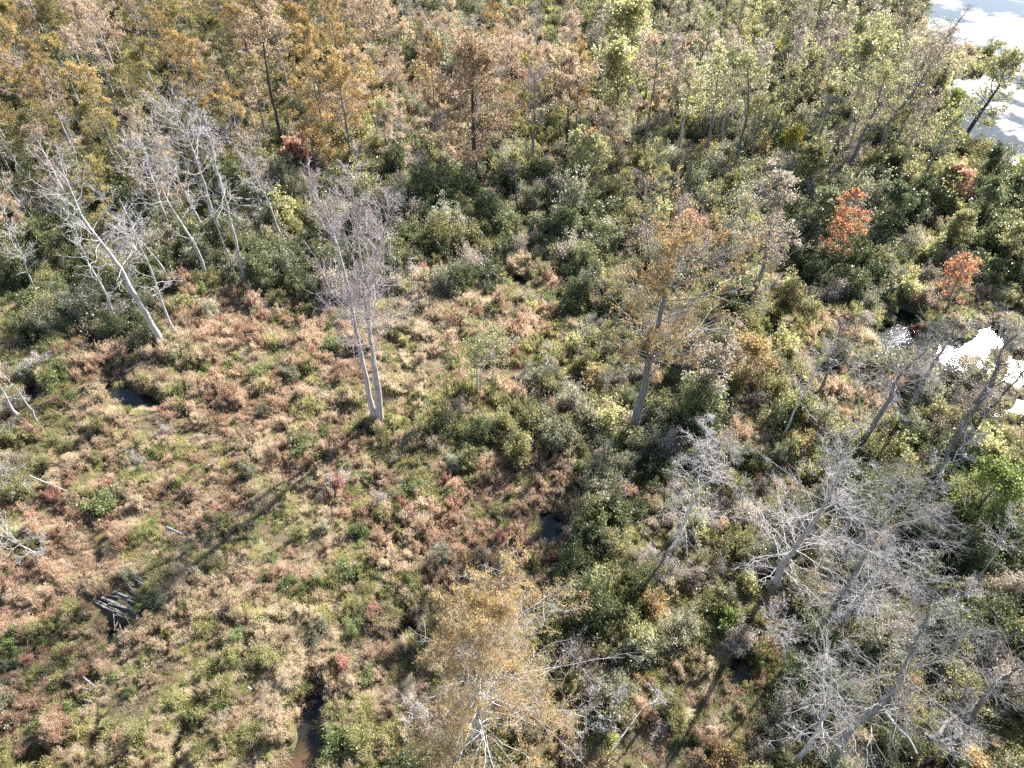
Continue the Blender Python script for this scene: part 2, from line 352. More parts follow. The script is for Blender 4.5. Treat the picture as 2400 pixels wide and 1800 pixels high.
# ------------------------------------------------------------------ the trees one can tell apart
def tree(name, label, cat, spec, px, r, Rc, bk, fol=None, group=None, own=0, **over):
    seed = abs(int(px[0][0][0] * 7 + px[0][0][1] * 13)) % 99991; rng = np.random.default_rng(abs(seed))
    bx, by = ground(*px[0][0]); bz = float(gh(bx, by)) - .15
    root = tag(empty(name, (bx, by, bz)), label, cat, group)
    stems = []
    for k, path in enumerate(px):
        pts = []
        for j, (u, v) in enumerate(path):
            if j == 0: x0, _ = ground(u, v); pts.append((x0 - bx, 0, 0)); continue
            x, z = on_plane(u, v, by); pts.append((x - bx, (rng.random() - .5) * .4 * j, max(z, .3) - bz))
        K = 14; P = resample(pts, K, rng, .035); Hh = P[-1, 2]
        stems.append((P, stem_radii(K, r * (1 if k == 0 else .8), tip=.14)))
    sp = dict(SPECS[spec]); sp['R'] = Rc; sp.update(over)
    plant_parts(root, stems, sp, seed, BARK[bk], FOL[fol] if fol else None, own)
    return root
CY, BT, SL, SN = 'bald_cypress', 'bare_tree', 'slender_tree', 'dead_snag'
GC, GB, GS, GN_ = 'bald cypresses with autumn foliage', 'leafless grey trees', 'slender thinly leaved trees', 'dead standing snags'
TREES = [
 (BT, 'tall pale leafless tree forking into several stems, alone in the russet marsh', 'tree', 'bare_vase',
  [[(884,1004),(866,940),(847,828),(818,719),(803,640),(772,560),(735,450)], [(895,1000),(892,930),(870,790),(851,670),(836,560),(826,420)], [(890,1002),(884,900),(868,800),(862,700),(885,600),(915,480)]], .23, 5.0, 'pink', None, GB, 14, dict(n1=66, n2=12, n3=9, cs=.36, rm=.0135, e=(44,70), bend=.14, lr=.22)),
 (CY, 'tall cypress with stout grey trunk and thin orange crown on its right side, mid picture', 'tree', 'cypress',
  [[(1480,1038),(1509,915),(1527,831),(1545,745),(1560,705),(1574,640),(1590,560)]], .36, 5.6, 'grey', 'goldyellow', GC, 12, dict(n1=60, n2=9, n3=6, nl=8, cs=.42, prof='round', bias=(.5,.35), e=(12,50), ll=.15, lw=.05, tuft=.07, gap=.52, rm=.012)),
 (CY, 'golden cypress nearest the camera at the bottom, pale limbs showing through its crown', 'tree', 'cypress',
  [[(1120,1752),(1118,1660),(1126,1560),(1132,1425)]], .30, 4.6, 'pale', 'goldyellow', GC, 14, dict(n1=110, n2=10, n3=6, cs=.16, prof='round', bias=(.32,0), ll=.115, lw=.036, tuft=.06, nl=12, gap=.50, rm=.0085, lr=.15, e=(0,45), l2=.36)),
 (BT, 'white leaning snag with curved trunk, tallest of the dead stems at the left', 'tree', 'snag',
  [[(392,831),(325,698),(289,647),(260,600),(217,542),(174,499),(120,395)]], .27, 4.2, 'pale', None, GB, 8, dict(n1=30, n2=7, n3=5, cs=.45)),
 (BT, 'thin pale bare stem left of the curved white snag', 'tree', 'snag', [[(287,790),(246,669),(203,607),(175,530)]], .14, 2.6, 'pale', None, GB, 0, dict(n1=18, n2=6)),
 (BT, 'slim grey pole just behind the curved white snag', 'tree', 'snag', [[(340,755),(304,650),(285,560)]], .12, 1.8, 'grey', None, GB, 0, {}),
 (BT, 'crooked pale sapling right of the curved white snag, base in green leaves', 'tree', 'snag', [[(427,815),(387,737),(362,661),(340,600),(300,480)]], .14, 2.8, 'pale', None, GB, 0, dict(n1=22, n2=7)),
 (BT, 'slender pale stem leaning left behind the crooked sapling', 'tree', 'snag', [[(405,690),(376,620),(276,510)]], .11, 2.4, 'pale', None, GB, 0, dict(n1=20)),
 (BT, 'bare many-branched cypress, leftmost of three pale trunks rising from dark shrubs', 'tree', 'bare_cypress', [[(484,660),(474,593),(434,535),(390,467),(330,330)]], .17, 3.6, 'pale', None, GB, 4, dict(n1=30, e=(25,60))),
 (BT, 'bare pale cypress with broad twiggy top, middle of the three pale trunks', 'tree', 'bare_cypress', [[(540,590),(501,506),(459,362),(400,230)]], .22, 5.2, 'pale', None, GB, 8, dict(n1=34, cs=.5, e=(20,62), bend=.1)),
 (BT, 'straight bare trunk, right one of three, in the dark thicket', 'tree', 'bare_cypress', [[(578,672),(542,514),(506,380),(480,290)]], .17, 3.0, 'pale', None, GB, 0, dict(n1=24, cs=.5)),
 (BT, 'thin bare stem close beside the right one of three pale trunks', 'tree', 'snag', [[(560,668),(523,560),(477,470),(440,380)]], .1, 2.0, 'grey', None, GB, 0, {}),
 (CY, 'dark-trunked cypress with thin greyish brown crown above a black shadow', 'tree', 'cypress_far', [[(673,383),(650,280),(626,170),(612,50)]], .30, 4.6, 'dark', 'rust', GC, 0, dict(cs=.5, gap=.62, n1=34)),
 (CY, 'large orange-brown cypress with dense cone crown, top centre', 'tree', 'cypress', [[(1115,434),(1107,231),(1113,92)]], .36, 6.4, 'dark', 'rust', GC, 6, dict(cs=.18, n1=56, ll=.34, lw=.12, nl=10, tuft=.25, gap=.2)),
 (CY, 'sparse grey-olive cypress just right of the large orange-brown one', 'tree', 'cypress_far', [[(1245,434),(1252,268),(1254,174)]], .24, 3.6, 'grey', 'olive', GC, 0, dict(gap=.7, cs=.4)),
 (CY, 'brown-topped slim cypress between the sparse olive tree and the pale yellow tree', 'tree', 'cypress_far', [[(1323,401),(1332,289),(1336,152)]], .22, 3.6, 'dark', 'rust', GC, 0, dict(cs=.55, gap=.45)),
 (SL, 'pale yellow-green tree with straight trunk, in front of the brighter yellow crown', 'tree', 'slender', [[(1440,354),(1447,260),(1451,128)]], .22, 3.8, 'grey', 'yellow', GS, 0, dict(nl=9, n1=30, ll=.3, lw=.2, tuft=.3)),
 (SL, 'brightest yellow crown of the top middle, standing in dark shrubs', 'tree', 'leafy', [[(1468,185),(1470,110),(1474,15)]], .22, 4.6, 'grey', 'yellow', GS, 0, dict(nl=10, ll=.4, lw=.28, tuft=.35)),
 (CY, 'thin brown-topped cypress leaning slightly right, past the pale yellow tree', 'tree', 'cypress_far', [[(1505,391),(1523,253),(1538,181),(1541,100)]], .22, 3.8, 'grey', 'rust', GC, 0, dict(cs=.55, gap=.6)),
 (SL, 'grey-stemmed thin tree behind the brown-topped leaning cypress', 'tree', 'slender', [[(1585,297),(1590,220),(1594,150)]], .16, 2.6, 'grey', 'yellow', GS, 0, dict(ll=.3, lw=.2)),
 (BT, 'bare brownish tree with forked top at the upper edge, left of centre', 'tree', 'bare_cypress', [[(887,206),(880,98),(866,-10)]], .26, 5.0, 'dark', 'rust', GB, 4, dict(e=(35,65), nl=3, ll=.3, lw=.1, gap=.6)),
 (BT, 'single thin stem at the top edge above the marsh clearing', 'tree', 'snag', [[(965,50),(961,-30)]], .14, 1.6, 'grey', None, GB, 0, {}),
 (BT, 'dark pole at the top edge, left of a pair', 'tree', 'snag', [[(1086,43),(1089,-30)]], .16, 1.8, 'dark', None, GB, 0, {}),
 (BT, 'stout dark pole standing in pale shrubs at the top middle', 'tree', 'snag', [[(1229,75),(1229,-20)]], .24, 1.8, 'dark', None, GB, 0, {}),
 (BT, 'thin dark leaning stem in green shrubs below the top edge', 'tree', 'snag', [[(1331,98),(1336,36),(1344,-30)]], .15, 1.8, 'dark', None, GB, 0, {}),
 (BT, 'pale thin pole just right of the stout dark pole', 'tree', 'snag', [[(1255,88),(1256,0)]], .13, 1.6, 'pale', None, GB, 0, {}),
 (BT, 'short grey bare stem in front of the russet strip at the top', 'tree', 'snag', [[(1287,200),(1292,120)]], .13, 1.8, 'grey', None, GB, 0, {}),
 (SL, 'small yellow-leaved tree in front of the slim brown-topped cypress', 'tree', 'leafy', [[(1359,467),(1357,362),(1352,318)]], .14, 2.4, 'grey', 'yellow', GS, 0, dict(gap=.5)),
 (SL, 'small pale yellow tree right beside a similar one, above white-flecked shrubs', 'tree', 'leafy', [[(1395,463),(1393,390),(1396,325)]], .13, 2.2, 'grey', 'yellow', GS, 0, dict(gap=.5)),
 (CY, 'orange-gold cypress with two close stems left of the marsh gap', 'tree', 'cypress_far', [[(822,409),(815,311),(800,217),(790,150)]], .2, 4.2, 'grey', 'gold', GC, 0, dict(cs=.35)),
 (CY, 'pinkish-gold cypress beside the two-stemmed one', 'tree', 'cypress_far', [[(840,311),(827,199),(822,130)]], .18, 3.8, 'dark', 'rust', GC, 0, {}),
 (SL, 'grey double-topped slender tree, leftmost of the leaning row', 'tree', 'slender', [[(1647,401),(1669,282),(1680,195),(1686,135)]], .25, 4.0, 'grey', 'yellow', GS, 0, dict(gap=.45, nl=6, ll=.26, lw=.16)),
 (SL, 'slender tree with a fanned thin crown, second of the leaning row', 'tree', 'slender', [[(1712,398),(1745,307),(1756,253),(1750,155)]], .25, 4.6, 'grey', 'yellow', GS, 0, dict(gap=.45, n1=30, ll=.26, lw=.16)),
 (SL, 'thin grey stem between the fanned crown and the yellow leaf sprays', 'tree', 'slender', [[(1756,405),(1770,320),(1780,240)]], .15, 2.4, 'grey', 'moss', GS, 0, {}),
 (SL, 'dark forked tree behind the row, tinted olive', 'tree', 'slender', [[(1850,315),(1868,231),(1904,135)]], .22, 3.6, 'dark', 'moss', GS, 0, dict(cs=.4)),
 (SL, 'stout pale trunk with a broad olive-yellow crown near the pond', 'tree', 'slender', [[(1969,358),(1998,271),(2016,181),(2040,110)]], .32, 5.2, 'pale', 'yellow', GS, 0, dict(nl=8, n1=30, gap=.35, ll=.3, lw=.2)),
 (SL, 'long leaning grey trunk in front of the broad olive-yellow crown', 'tree', 'slender', [[(1976,434),(2016,325),(2052,250),(2080,165)]], .27, 3.6, 'grey', 'moss', GS, 0, dict(cs=.5)),
 (SL, 'leaning grey trunk with pinkish twigs toward the pond bank', 'tree', 'slender', [[(2048,391),(2088,275),(2142,217),(2190,130)]], .29, 4.6, 'grey', 'brown', GS, 0, dict(cs=.45, nl=5)),
 (SL, 'short leaning trunk just right of the pinkish-twigged tree', 'tree', 'slender', [[(2075,385),(2121,289),(2150,230)]], .24, 3.0, 'grey', 'moss', GS, 0, {}),
 (SL, 'slim trunk leaning right at the end of the row below the pond', 'tree', 'slender', [[(2132,477),(2179,391),(2215,315),(2240,270)]], .18, 3.4, 'grey', 'yellow', GS, 0, dict(cs=.35)),
 (SL, 'dark olive tree leaning out over the bright pond', 'tree', 'leafy', [[(2262,315),(2298,268),(2341,200),(2360,140)]], .3, 5.2, 'dark', 'moss', GS, 6, dict(nl=9, gap=.42, ll=.3, lw=.18, tuft=.3)),
 (SL, 'twiggy brown tree on the bank between pond arms', 'tree', 'slender', [[(2180,215),(2195,150),(2215,95)]], .2, 4.4, 'dark', 'brown', GS, 0, dict(nl=5)),
 (SN, 'pale snag leaning right over the far pond', 'snag', 'snag', [[(2212,100),(2240,60),(2272,15)]], .2, 2.0, 'grey', None, GN_, 0, {}),
 (BT, 'grey leafless pole at the top edge with lime shrubs beside it', 'tree', 'snag', [[(1755,25),(1760,-30)]], .16, 1.6, 'grey', None, GB, 0, {}),
 (BT, 'thin dark leaning pole left of the lime shrubs at the top edge', 'tree', 'snag', [[(1792,36),(1799,-20)]], .14, 1.6, 'dark', None, GB, 0, {}),
 (CY, 'hazy grey-brown cypress behind the yellow shrubs, right of the mid-picture cypress', 'tree', 'cypress_far', [[(1755,723),(1788,633),(1808,520),(1822,395)]], .22, 2.9, 'grey', 'brown', GC, 0, dict(cs=.35, gap=.55, n1=34, ll=.25, lw=.1)),
 ('red_maple', 'scarlet and orange maple in dark green shrubs, larger of the two red ones', 'tree', 'leafy', [[(1972,650),(1978,560),(1990,470)]], .13, 2.5, 'grey', 'red', 'red maples', 0, dict(nl=7, gap=.62, tuft=.12)),
 ('red_maple', 'deep red maple beside a black shadow, smaller and nearer the right edge', 'tree', 'leafy', [[(2215,740),(2232,680),(2262,622)]], .12, 2.3, 'grey', 'red', 'red maples', 0, dict(nl=6, gap=.64, tuft=.12)),
 ('red_maple', 'small salmon-red maple at the foot of the dark-trunked cypress', 'tree', 'leafy', [[(700,400),(700,372),(700,330)]], .12, 2.0, 'grey', 'pinkred', 'red maples', 0, dict(nl=11, ll=.3, lw=.2, gap=.3)),
 ('red_maple', 'orange-tipped small maple behind the mid-picture cypress crown', 'tree', 'leafy', [[(1610,600),(1612,560),(1614,515)]], .12, 1.7, 'grey', 'pinkred', 'red maples', 0, dict(nl=9)),
 ('red_maple', 'small orange maple among grey saplings, right of centre top', 'tree', 'leafy', [[(1620,165),(1618,140),(1618,112)]], .12, 2.4, 'grey', 'orange', 'red maples', 0, dict(nl=10, ll=.35, lw=.25)),
 ('red_maple', 'orange maple bush with thin grey twigs right of the tall grey trunk', 'tree', 'leafy', [[(1755,900),(1758,860),(1765,815)]], .1, 2.3, 'pink', 'orange', 'red maples', 0, dict(nl=6, gap=.5)),
 (SL, 'salmon-pink small tree against dark shrubs near the right edge', 'tree', 'leafy', [[(2248,500),(2250,450),(2250,405)]], .12, 1.5, 'grey', 'pinkred', GS, 0, dict(nl=8, ll=.25)),
 (SL, 'bright yellow small tree amid grey saplings below the pond', 'tree', 'leafy', [[(1800,150),(1802,130),(1806,108)]], .12, 2.0, 'grey', 'brightyellow', GS, 0, dict(nl=12, ll=.35, lw=.25, gap=.2)),
 (SL, 'small tree with bright yellow leaf sprays beneath the leaning row', 'tree', 'leafy', [[(1852,375),(1855,345),(1860,315)]], .1, 1.9, 'grey', 'brightyellow', GS, 0, dict(nl=7, gap=.5)),
 (SL, 'yellow-leaved sapling with pale stems, alone on the marsh edge between the two tall trees', 'tree', 'leafy', [[(1118,936),(1118,850),(1130,790),(1135,745)],[(1122,936),(1135,850),(1165,790)]], .09, 2.3, 'pale', 'yellow', GS, 0, dict(nl=6, gap=.45, ll=.14, lw=.1, bias=(.4,0))),
 (SN, 'thin white dead pole in the shrubs between the two tall trees', 'snag', 'snag', [[(1286,907),(1286,850),(1284,795)]], .07, .8, 'pale', None, GN_, 0, dict(n1=9, n2=3)),
 (BT, 'bare grey tree left of the tallest leaning trunks at the right', 'tree', 'slender', [[(1907,954),(1944,868),(1962,800),(1966,760)]], .13, 2.2, 'grey', None, GB, 0, dict(nl=0, n1=26)),
 (BT, 'long leaning grey trunk with fine white twigs, right of the shrub ridge', 'tree', 'bare_cypress', [[(2001,1070),(2045,998),(2081,936),(2110,885),(2165,800)]], .24, 3.2, 'grey', None, GB, 4, dict(cs=.4, n1=40, n2=9, n3=6, rm=.012)),
 (BT, 'blue-grey leaning trunk crossing in front of the bright pool', 'tree', 'bare_cypress', [[(2121,983),(2161,897),(2197,831),(2238,750)]], .22, 3.0, 'grey', None, GB, 0, dict(cs=.45)),
 (BT, 'thick dark leaning trunk with wide bare crown at the right edge by the pools', 'tree', 'bare_cypress', [[(2197,1106),(2251,1020),(2294,930),(2331,890),(2350,830),(2370,770)]], .34, 4.2, 'grey', 'brown', GB, 8, dict(cs=.4, e=(15,60), nl=2, ll=.12, gap=.6)),
 (BT, 'dark sloping limb-like trunk running off the right edge below the pools', 'tree', 'bare_cypress', [[(2215,1120),(2300,985),(2370,900),(2430,850)]], .2, 3.2, 'dark', 'orange', GB, 0, dict(cs=.4, nl=1, ll=.12)),
 (SL, 'thin dark stem among orange twigs right of the tall grey trunk', 'tree', 'slender', [[(1625,1005),(1647,944),(1676,882),(1692,840)]], .12, 2.2, 'grey', 'brown', GS, 0, dict(nl=3)),
 (SL, 'short grey stem directly right of the tall grey trunk', 'tree', 'slender', [[(1613,900),(1618,853),(1622,800)]], .1, 2.0, 'grey', 'brown', GS, 0, dict(nl=4)),
 (BT, 'silvery leafless cypress with long arching white limbs, lower right', 'tree', 'bare_cypress', [[(1808,1395),(1831,1327),(1860,1272),(1904,1200),(1936,1142),(1965,1060)]], .24, 4.4, 'pale', None, GB, 14, dict(n1=54, cs=.2, n2=10, n3=6, rm=.0085, lr=.22)),
 (BT, 'silvery bare tree behind the arching one, with a dense twig fan on its right', 'tree', 'bare_cypress', [[(1990,1400),(1994,1352),(2045,1280),(2088,1207),(2125,1135)]], .21, 4.0, 'grey', None, GB, 8, dict(n1=50, cs=.25, n2=10, n3=7, bias=(.3,0), rm=.0085, lr=.22)),
 (BT, 'small bare tree with blurred pale twigs below the silvery pair', 'tree', 'bare_cypress', [[(1975,1480),(2001,1417),(2040,1350),(2085,1290)]], .15, 3.4, 'pale', None, GB, 4, dict(n1=50, n2=10, n3=7, rm=.008, lr=.2)),
 (BT, 'leaning foreground tree with thick smooth grey trunk and wide bare crown, bottom right', 'tree', 'bare_cypress', [[(1935,1805),(1998,1706),(2059,1638),(2106,1580),(2142,1540),(2186,1489),(2200,1425)]], .24, 3.8, 'grey', 'khaki', GB, 14, dict(n1=56, cs=.22, n2=10, n3=6, nl=1, ll=.07, lw=.04, rm=.0075, lr=.22, gap=.75)),
 (BT, 'pale forked dead tree left of the thick leaning foreground trunk', 'tree', 'bare_cypress', [[(1855,1800),(1907,1724),(1936,1656),(1954,1583),(1930,1500)]], .14, 2.2, 'pale', None, GB, 6, dict(n1=40, n2=9, n3=6, rm=.007, lr=.22)),
 (BT, 'grey bare trunk leaning out of the right edge near the bottom', 'tree', 'bare_cypress', [[(2255,1712),(2305,1645),(2352,1601),(2400,1560),(2450,1520)]], .16, 2.5, 'grey', None, GB, 4, dict(n1=32, cs=.4, rm=.010)),
 (BT, 'bare tree with drooping white limbs, left of the silvery pair', 'tree', 'bare_cypress', [[(1558,1318),(1581,1280),(1612,1200),(1629,1142),(1654,1088),(1664,1010)]], .14, 2.7, 'pale', None, GB, 6, dict(n1=44, cs=.3, n2=9, n3=6, bend=-.2, rm=.0085, lr=.2)),
 (SN, 'curling white dead sapling by the bottom golden cypress', 'snag', 'snag', [[(1350,1795),(1368,1721),(1380,1680),(1393,1634)]], .07, 1.3, 'pale', None, GN_, 4, dict(n1=14, e=(40,70), bend=.2, cs=.25, rm=.012)),
 (SN, 'forked white dead sapling in the middle of three at the bottom', 'snag', 'snag', [[(1408,1735),(1429,1692),(1450,1660),(1462,1632)]], .07, 1.1, 'pale', None, GN_, 4, dict(n1=10, e=(40,70), cs=.25)),
 (SN, 'short grey dead stub with crooked arms, right of the forked saplings', 'snag', 'snag', [[(1523,1688),(1536,1645),(1545,1612)]], .1, .9, 'pale', None, GN_, 4, dict(n1=8, e=(20,50), cs=.4)),
 (SN, 'pale broken snag leaning off the left edge, thicker of two', 'snag', 'snag', [[(58,1001),(22,954),(-8,905),(-40,850)]], .17, 1.6, 'pale', None, GN_, 0, dict(n1=10)),
 (SN, 'slim pale snag leaning left beside the thicker broken one', 'snag', 'snag', [[(96,1009),(60,945),(20,890),(-14,850)]], .09, 1.8, 'pale', None, GN_, 0, dict(n1=14)),
 (SN, 'white snag leaning at the left edge in front of the golden stand', 'snag', 'snag', [[(34,425),(10,375),(-10,335)]], .2, 2.4, 'pale', None, GN_, 0, {}),
 (SN, 'white leaning snag near the top left corner', 'snag', 'snag', [[(58,195),(30,150),(-5,100)]], .18, 3.4, 'pale', None, GN_, 0, dict(n1=22)),
 (BT, 'dark straight trunk showing between gold crowns at the top left', 'tree', 'cypress_far', [[(154,152),(138,110),(122,60),(112,-10)]], .3, 3.6, 'dark', 'olive', GB, 0, dict(cs=.6)),
 (BT, 'grey twin-looking pole left of centre at the top edge', 'tree', 'snag', [[(354,103),(335,50),(316,-10)]], .24, 2.2, 'grey', None, GB, 0, dict(cs=.5)),
 (BT, 'dark pole right of the grey pole at the top left', 'tree', 'cypress_far', [[(401,95),(393,50),(382,-15)]], .24, 2.8, 'dark', 'olive', GB, 0, dict(cs=.6, gap=.6)),
 (SN, 'half-hidden white stem in the golden stand', 'snag', 'snag', [[(248,347),(228,285),(206,231)]], .15, 3.0, 'pale', None, GN_, 0, dict(n1=20)),
 (SN, 'blurred grey snag left of the red maple, leaning right', 'snag', 'snag', [[(1998,455),(2012,430),(2030,395)]], .16, 1.4, 'pale', None, GN_, 0, {}),
]
for t in TREES:
    tree(*t[:5], t[5], t[6], t[7], t[8], t[9], t[10], **t[11])

# ------------------------------------------------------------------ the rest of the woods: copies of a few trees
from math import pi
def inside(poly, u, v):
    c = False; n = len(poly)
    for i in range(n):
        x1, y1 = poly[i]; x2, y2 = poly[(i + 1) % n]
        if (y1 > v) != (y2 > v) and u < (x2 - x1) * (v - y1) / (y2 - y1) + x1: c = not c
    return c
VDESC = dict(gold=('golden brown cypress', 'golden brown cypresses of the stand'), olive=('olive-gold cypress', 'olive-gold cypresses of the stand'), rust=('rusty brown cypress', 'rusty brown cypresses of the stand'),
 yellow=('slender pale yellow-green tree', 'slender yellow-green trees'), moss=('slender olive green tree', 'slender olive green trees'), brown=('thin brownish twiggy tree', 'thin brownish trees'), tawny=('slender tawny-leaved tree', 'slender tawny trees'),
 dark=('dark leafy tree', 'dark leafy trees'), lime=('lime green tree', 'lime green trees'))
def variants(name, cat, spec, H, r, Rc, bk, fol, seeds, **over):
    out = []
    for s in seeds:
        rng = np.random.default_rng(s); lean = rng.normal(0, .05, 2) * H; K = 10
        lean = lean * (2.2 if name == 'bare_tree' else 1); P = resample([(0, 0, 0), (lean[0] * .4, lean[1] * .4, H * .5), (lean[0], lean[1], H)], K, rng, .06)
        root = tag(empty(name, (0, 0, -500)), 'tree', cat); sp = dict(SPECS[spec]); sp['R'] = Rc; sp.update(over)
        plant_parts(root, [(P, stem_radii(K, r, tip=.14))], sp, s, BARK[bk], FOL[fol]); out.append([root, H, True, ('bare pale twiggy tree', 'bare pale trees') if name == 'bare_tree' else VDESC[fol] if not (name == 'leafy_tree' and fol == 'moss') else ('olive leafy tree', 'olive leafy trees')])
    return out
CLEAR = [(ground(285, 1430), 1.25), (ground(305, 1460), .8), (ground(335, 1385), .8), (ground(245, 1430), .7), (ground(425, 1268), .4), (ground(435, 1345), .35), (ground(228, 1622), .45), (ground(225, 1660), .35), (ground(598, 1634), .35)]
def cleared(x, y): return any((x - a) ** 2 + (y - b) ** 2 < q * q for (a, b), q in CLEAR)
taken = [ground(*t[4][0][0]) for t in TREES]
LAND = [(884,1004,'the forked bare tree'),(1480,1038,'the mid-picture cypress'),(1120,1748,'the bottom golden cypress'),(392,831,'the curved white snag'),(501,600,'the three pale trunks'),(673,383,'the dark-trunked cypress'),
 (1115,434,'the large cone-shaped cypress'),(1245,434,'the sparse grey-olive cypress'),(1440,354,'the pale yellow tree'),(1468,185,'the brightest yellow crown'),(1505,391,'the brown-topped leaning cypress'),(887,206,'the top-edge forked tree'),
 (1229,75,'the stout dark pole'),(822,409,'the two-stemmed cypress'),(1647,401,'the double-topped slender tree'),(1712,398,'the fanned slender tree'),(1850,315,'the dark forked slender tree'),(1969,358,'the stout pale pondside trunk'),(2132,477,'the last leaning trunk'),
 (2262,315,'the pond-side olive tree'),(1755,723,'the hazy grey-brown cypress'),(1972,650,'the scarlet maple'),(2215,740,'the deep red maple'),(700,400,'the salmon-red maple'),(1118,936,'the yellow-leaved sapling'),(1286,907,'the thin white pole'),(1907,954,'the ridge tree'),
 (2121,983,'the blue-grey trunk'),(2197,1106,'the thick dark leaning trunk'),(1808,1395,'the silvery arching tree'),(1990,1400,'the second silvery tree'),(1935,1805,'the leaning foreground tree'),(2255,1712,'the right-edge trunk'),(1558,1318,'the drooping-limbed tree'),
 (1408,1735,'the forked white sapling'),(58,1001,'the broken left-edge snag'),(34,425,'the leaning left-edge snag'),(58,195,'the top-left corner snag'),(154,152,'the top-left dark trunk'),(354,103,'the grey twin-looking pole'),(285,1420,'the stick pile'),(430,1268,'the short grey log'),
 (785,835,'the round dark green bush'),(2262,1235,'the bright green bushy tree'),(1280,1240,'the small central pool'),(730,1720,'the muddy bottom pool'),(320,930,'the dark left channel'),(2280,840,'the bright pool'),(2095,780,'the narrow bright pool'),(1880,62,'the yellow-lime tree'),(2390,470,'the right-edge lime tree'),
 (1331,98,'the thin dark stem'),(1620,165,'the small orange maple'),(2248,500,'the salmon-pink tree'),(1610,600,'the orange-tipped maple'),(1735,1590,'the narrow dark pool'),(2165,760 + 1000,'the grey fallen limbs'),(960,1175,'the fresh green marsh bush')]
LANDW = [(*ground(u, v), n) for u, v, n in LAND]
ORD = ['nearest', 'second', 'third', 'fourth', 'fifth', 'sixth', 'seventh', 'eighth', 'ninth', 'tenth', 'eleventh', 'twelfth']
pending = []
def finish_labels():
    cells = {}
    for o, x, y, desc in pending:
        d, i = min(((x - a) ** 2 + (y - b) ** 2, i) for i, (a, b, _) in enumerate(LANDW)); a, b, n = LANDW[i]
        k = int(((math.degrees(math.atan2(y - b, x - a)) + 22.5) % 360) // 45)
        cells.setdefault((desc, i, k), []).append((d, o.name, o))
    for (desc, i, k), m in cells.items():
        m.sort(); n = LANDW[i][2]; w = ['right of', 'behind and right of', 'behind', 'behind and left of', 'left of', 'in front and left of', 'in front of', 'in front and right of'][k]
        for j, (_, _, o) in enumerate(m): o['label'] = '%s, %s %s %s' % (desc, ('the ' + ORD[j] if j else 'nearest') if len(m) > 1 and j < 12 else 'just' if m[0][0] < 9 else 'standing', w, n) if j < 12 else '%s, one of those massed %s %s' % (desc, w, n)
def plant_forest(poly, kinds, spacing, hr, rng, label, group, mats=None, tries=6000, wmin=.6):
    """Poisson-like fill of an area given by its outline in the photograph, laid on the ground."""
    us = [p[0] for p in poly]; vs = [p[1] for p in poly]; W = [ground(*p) for p in poly]
    x0, x1 = min(w[0] for w in W), max(w[0] for w in W); y0, y1 = min(w[1] for w in W), max(w[1] for w in W)
    placed = []
    for _ in range(tries):
        x, y = rng.uniform(x0, x1), rng.uniform(y0, y1)
        if not inside(W, x, y): continue
        if any((x - a) ** 2 + (y - b) ** 2 < spacing ** 2 for a, b in placed): continue
        if any((x - a) ** 2 + (y - b) ** 2 < (spacing * .6) ** 2 for a, b in taken): continue
        if wdist(np.array([x]), np.array([y]))[0] < wmin: continue
        placed.append((x, y)); H = rng.uniform(*hr); v = rng.choice(kinds)
        if v[2]: o = v[0]; v[2] = False
        else: o = copy_tree(v[0])
        s = H / v[1]; o.location = (x, y, float(gh(x, y)) - .1); o.scale = (s * rng.uniform(.85, 1.15),) * 2 + (s,); o.rotation_euler = (0, 0, rng.uniform(0, 6.28))
        tag(o, None, None, v[3][1]); pending.append((o, x, y, v[3][0]))
    taken.extend(placed); return placed
rnd = random.Random(11)
cyA = variants('bald_cypress', 'tree', 'cypress_far', 14, .2, 3.7, 'grey', 'gold', [1, 2, 3], gap=.5)
cyB = variants('bald_cypress', 'tree', 'cypress_far', 14, .2, 3.7, 'grey', 'olive', [4, 5, 6], gap=.45)
cyC = variants('bald_cypress', 'tree', 'cypress_far', 14, .19, 3.4, 'pink', 'rust', [7, 8], gap=.55)
byA = variants('bald_cypress', 'tree', 'bare_cypress', 13, .2, 3.4, 'pink', 'rust', [9, 10], nl=2, ll=.3, lw=.1, gap=.5, n1=26, n2=6, n3=4, e=(15,60))
def stand_label(p):
    u, v = p
    if v < 130: return ('gold-olive cypress in the far stand along the top left edge', 'cypresses of the far golden stand')
    if u < 330: return ('golden brown cypress in the close stand behind the white leaning snags', 'cypresses behind the white snags')
    if u < 650: return ('orange-brown cypress in the dense stand behind the three pale trunks', 'cypresses behind the three pale trunks')
    return ('orange-brown cypress between the dark-trunked one and the large cone-shaped one', 'cypresses beside the dark trunked one')
plant_forest([(-260,-40),(560,-40),(640,120),(640,440),(480,560),(300,610),(-260,640)], cyA + cyA + cyB + cyB + cyC + cyC + byA, 4.8, (8.5, 14), rnd, stand_label, '')
plant_forest([(520,-30),(820,-30),(860,330),(760,440),(600,420),(600,100)], cyA + cyC + cyC, 6.2, (9.5, 14), rnd, stand_label, '')
slA = variants('slender_tree', 'tree', 'slender', 10, .19, 2.3, 'grey', 'yellow', [11, 12], gap=.62, nl=5, cs=.52, ll=.21, lw=.13, tuft=.17)
slB = variants('slender_tree', 'tree', 'slender', 10, .19, 2.3, 'grey', 'moss', [14, 15], gap=.62, nl=5, cs=.5, ll=.21, lw=.13, tuft=.17)
slD = variants('slender_tree', 'tree', 'slender', 10, .19, 2.3, 'pale', 'tawny', [18, 19, 20], gap=.6, nl=4, n2=6, n3=5, cs=.45, ll=.2, lw=.12, tuft=.15)
slC = variants('slender_tree', 'tree', 'slender', 10, .12, 2.3, 'pink', 'brown', [16, 17], gap=.75, ll=.26, lw=.15)
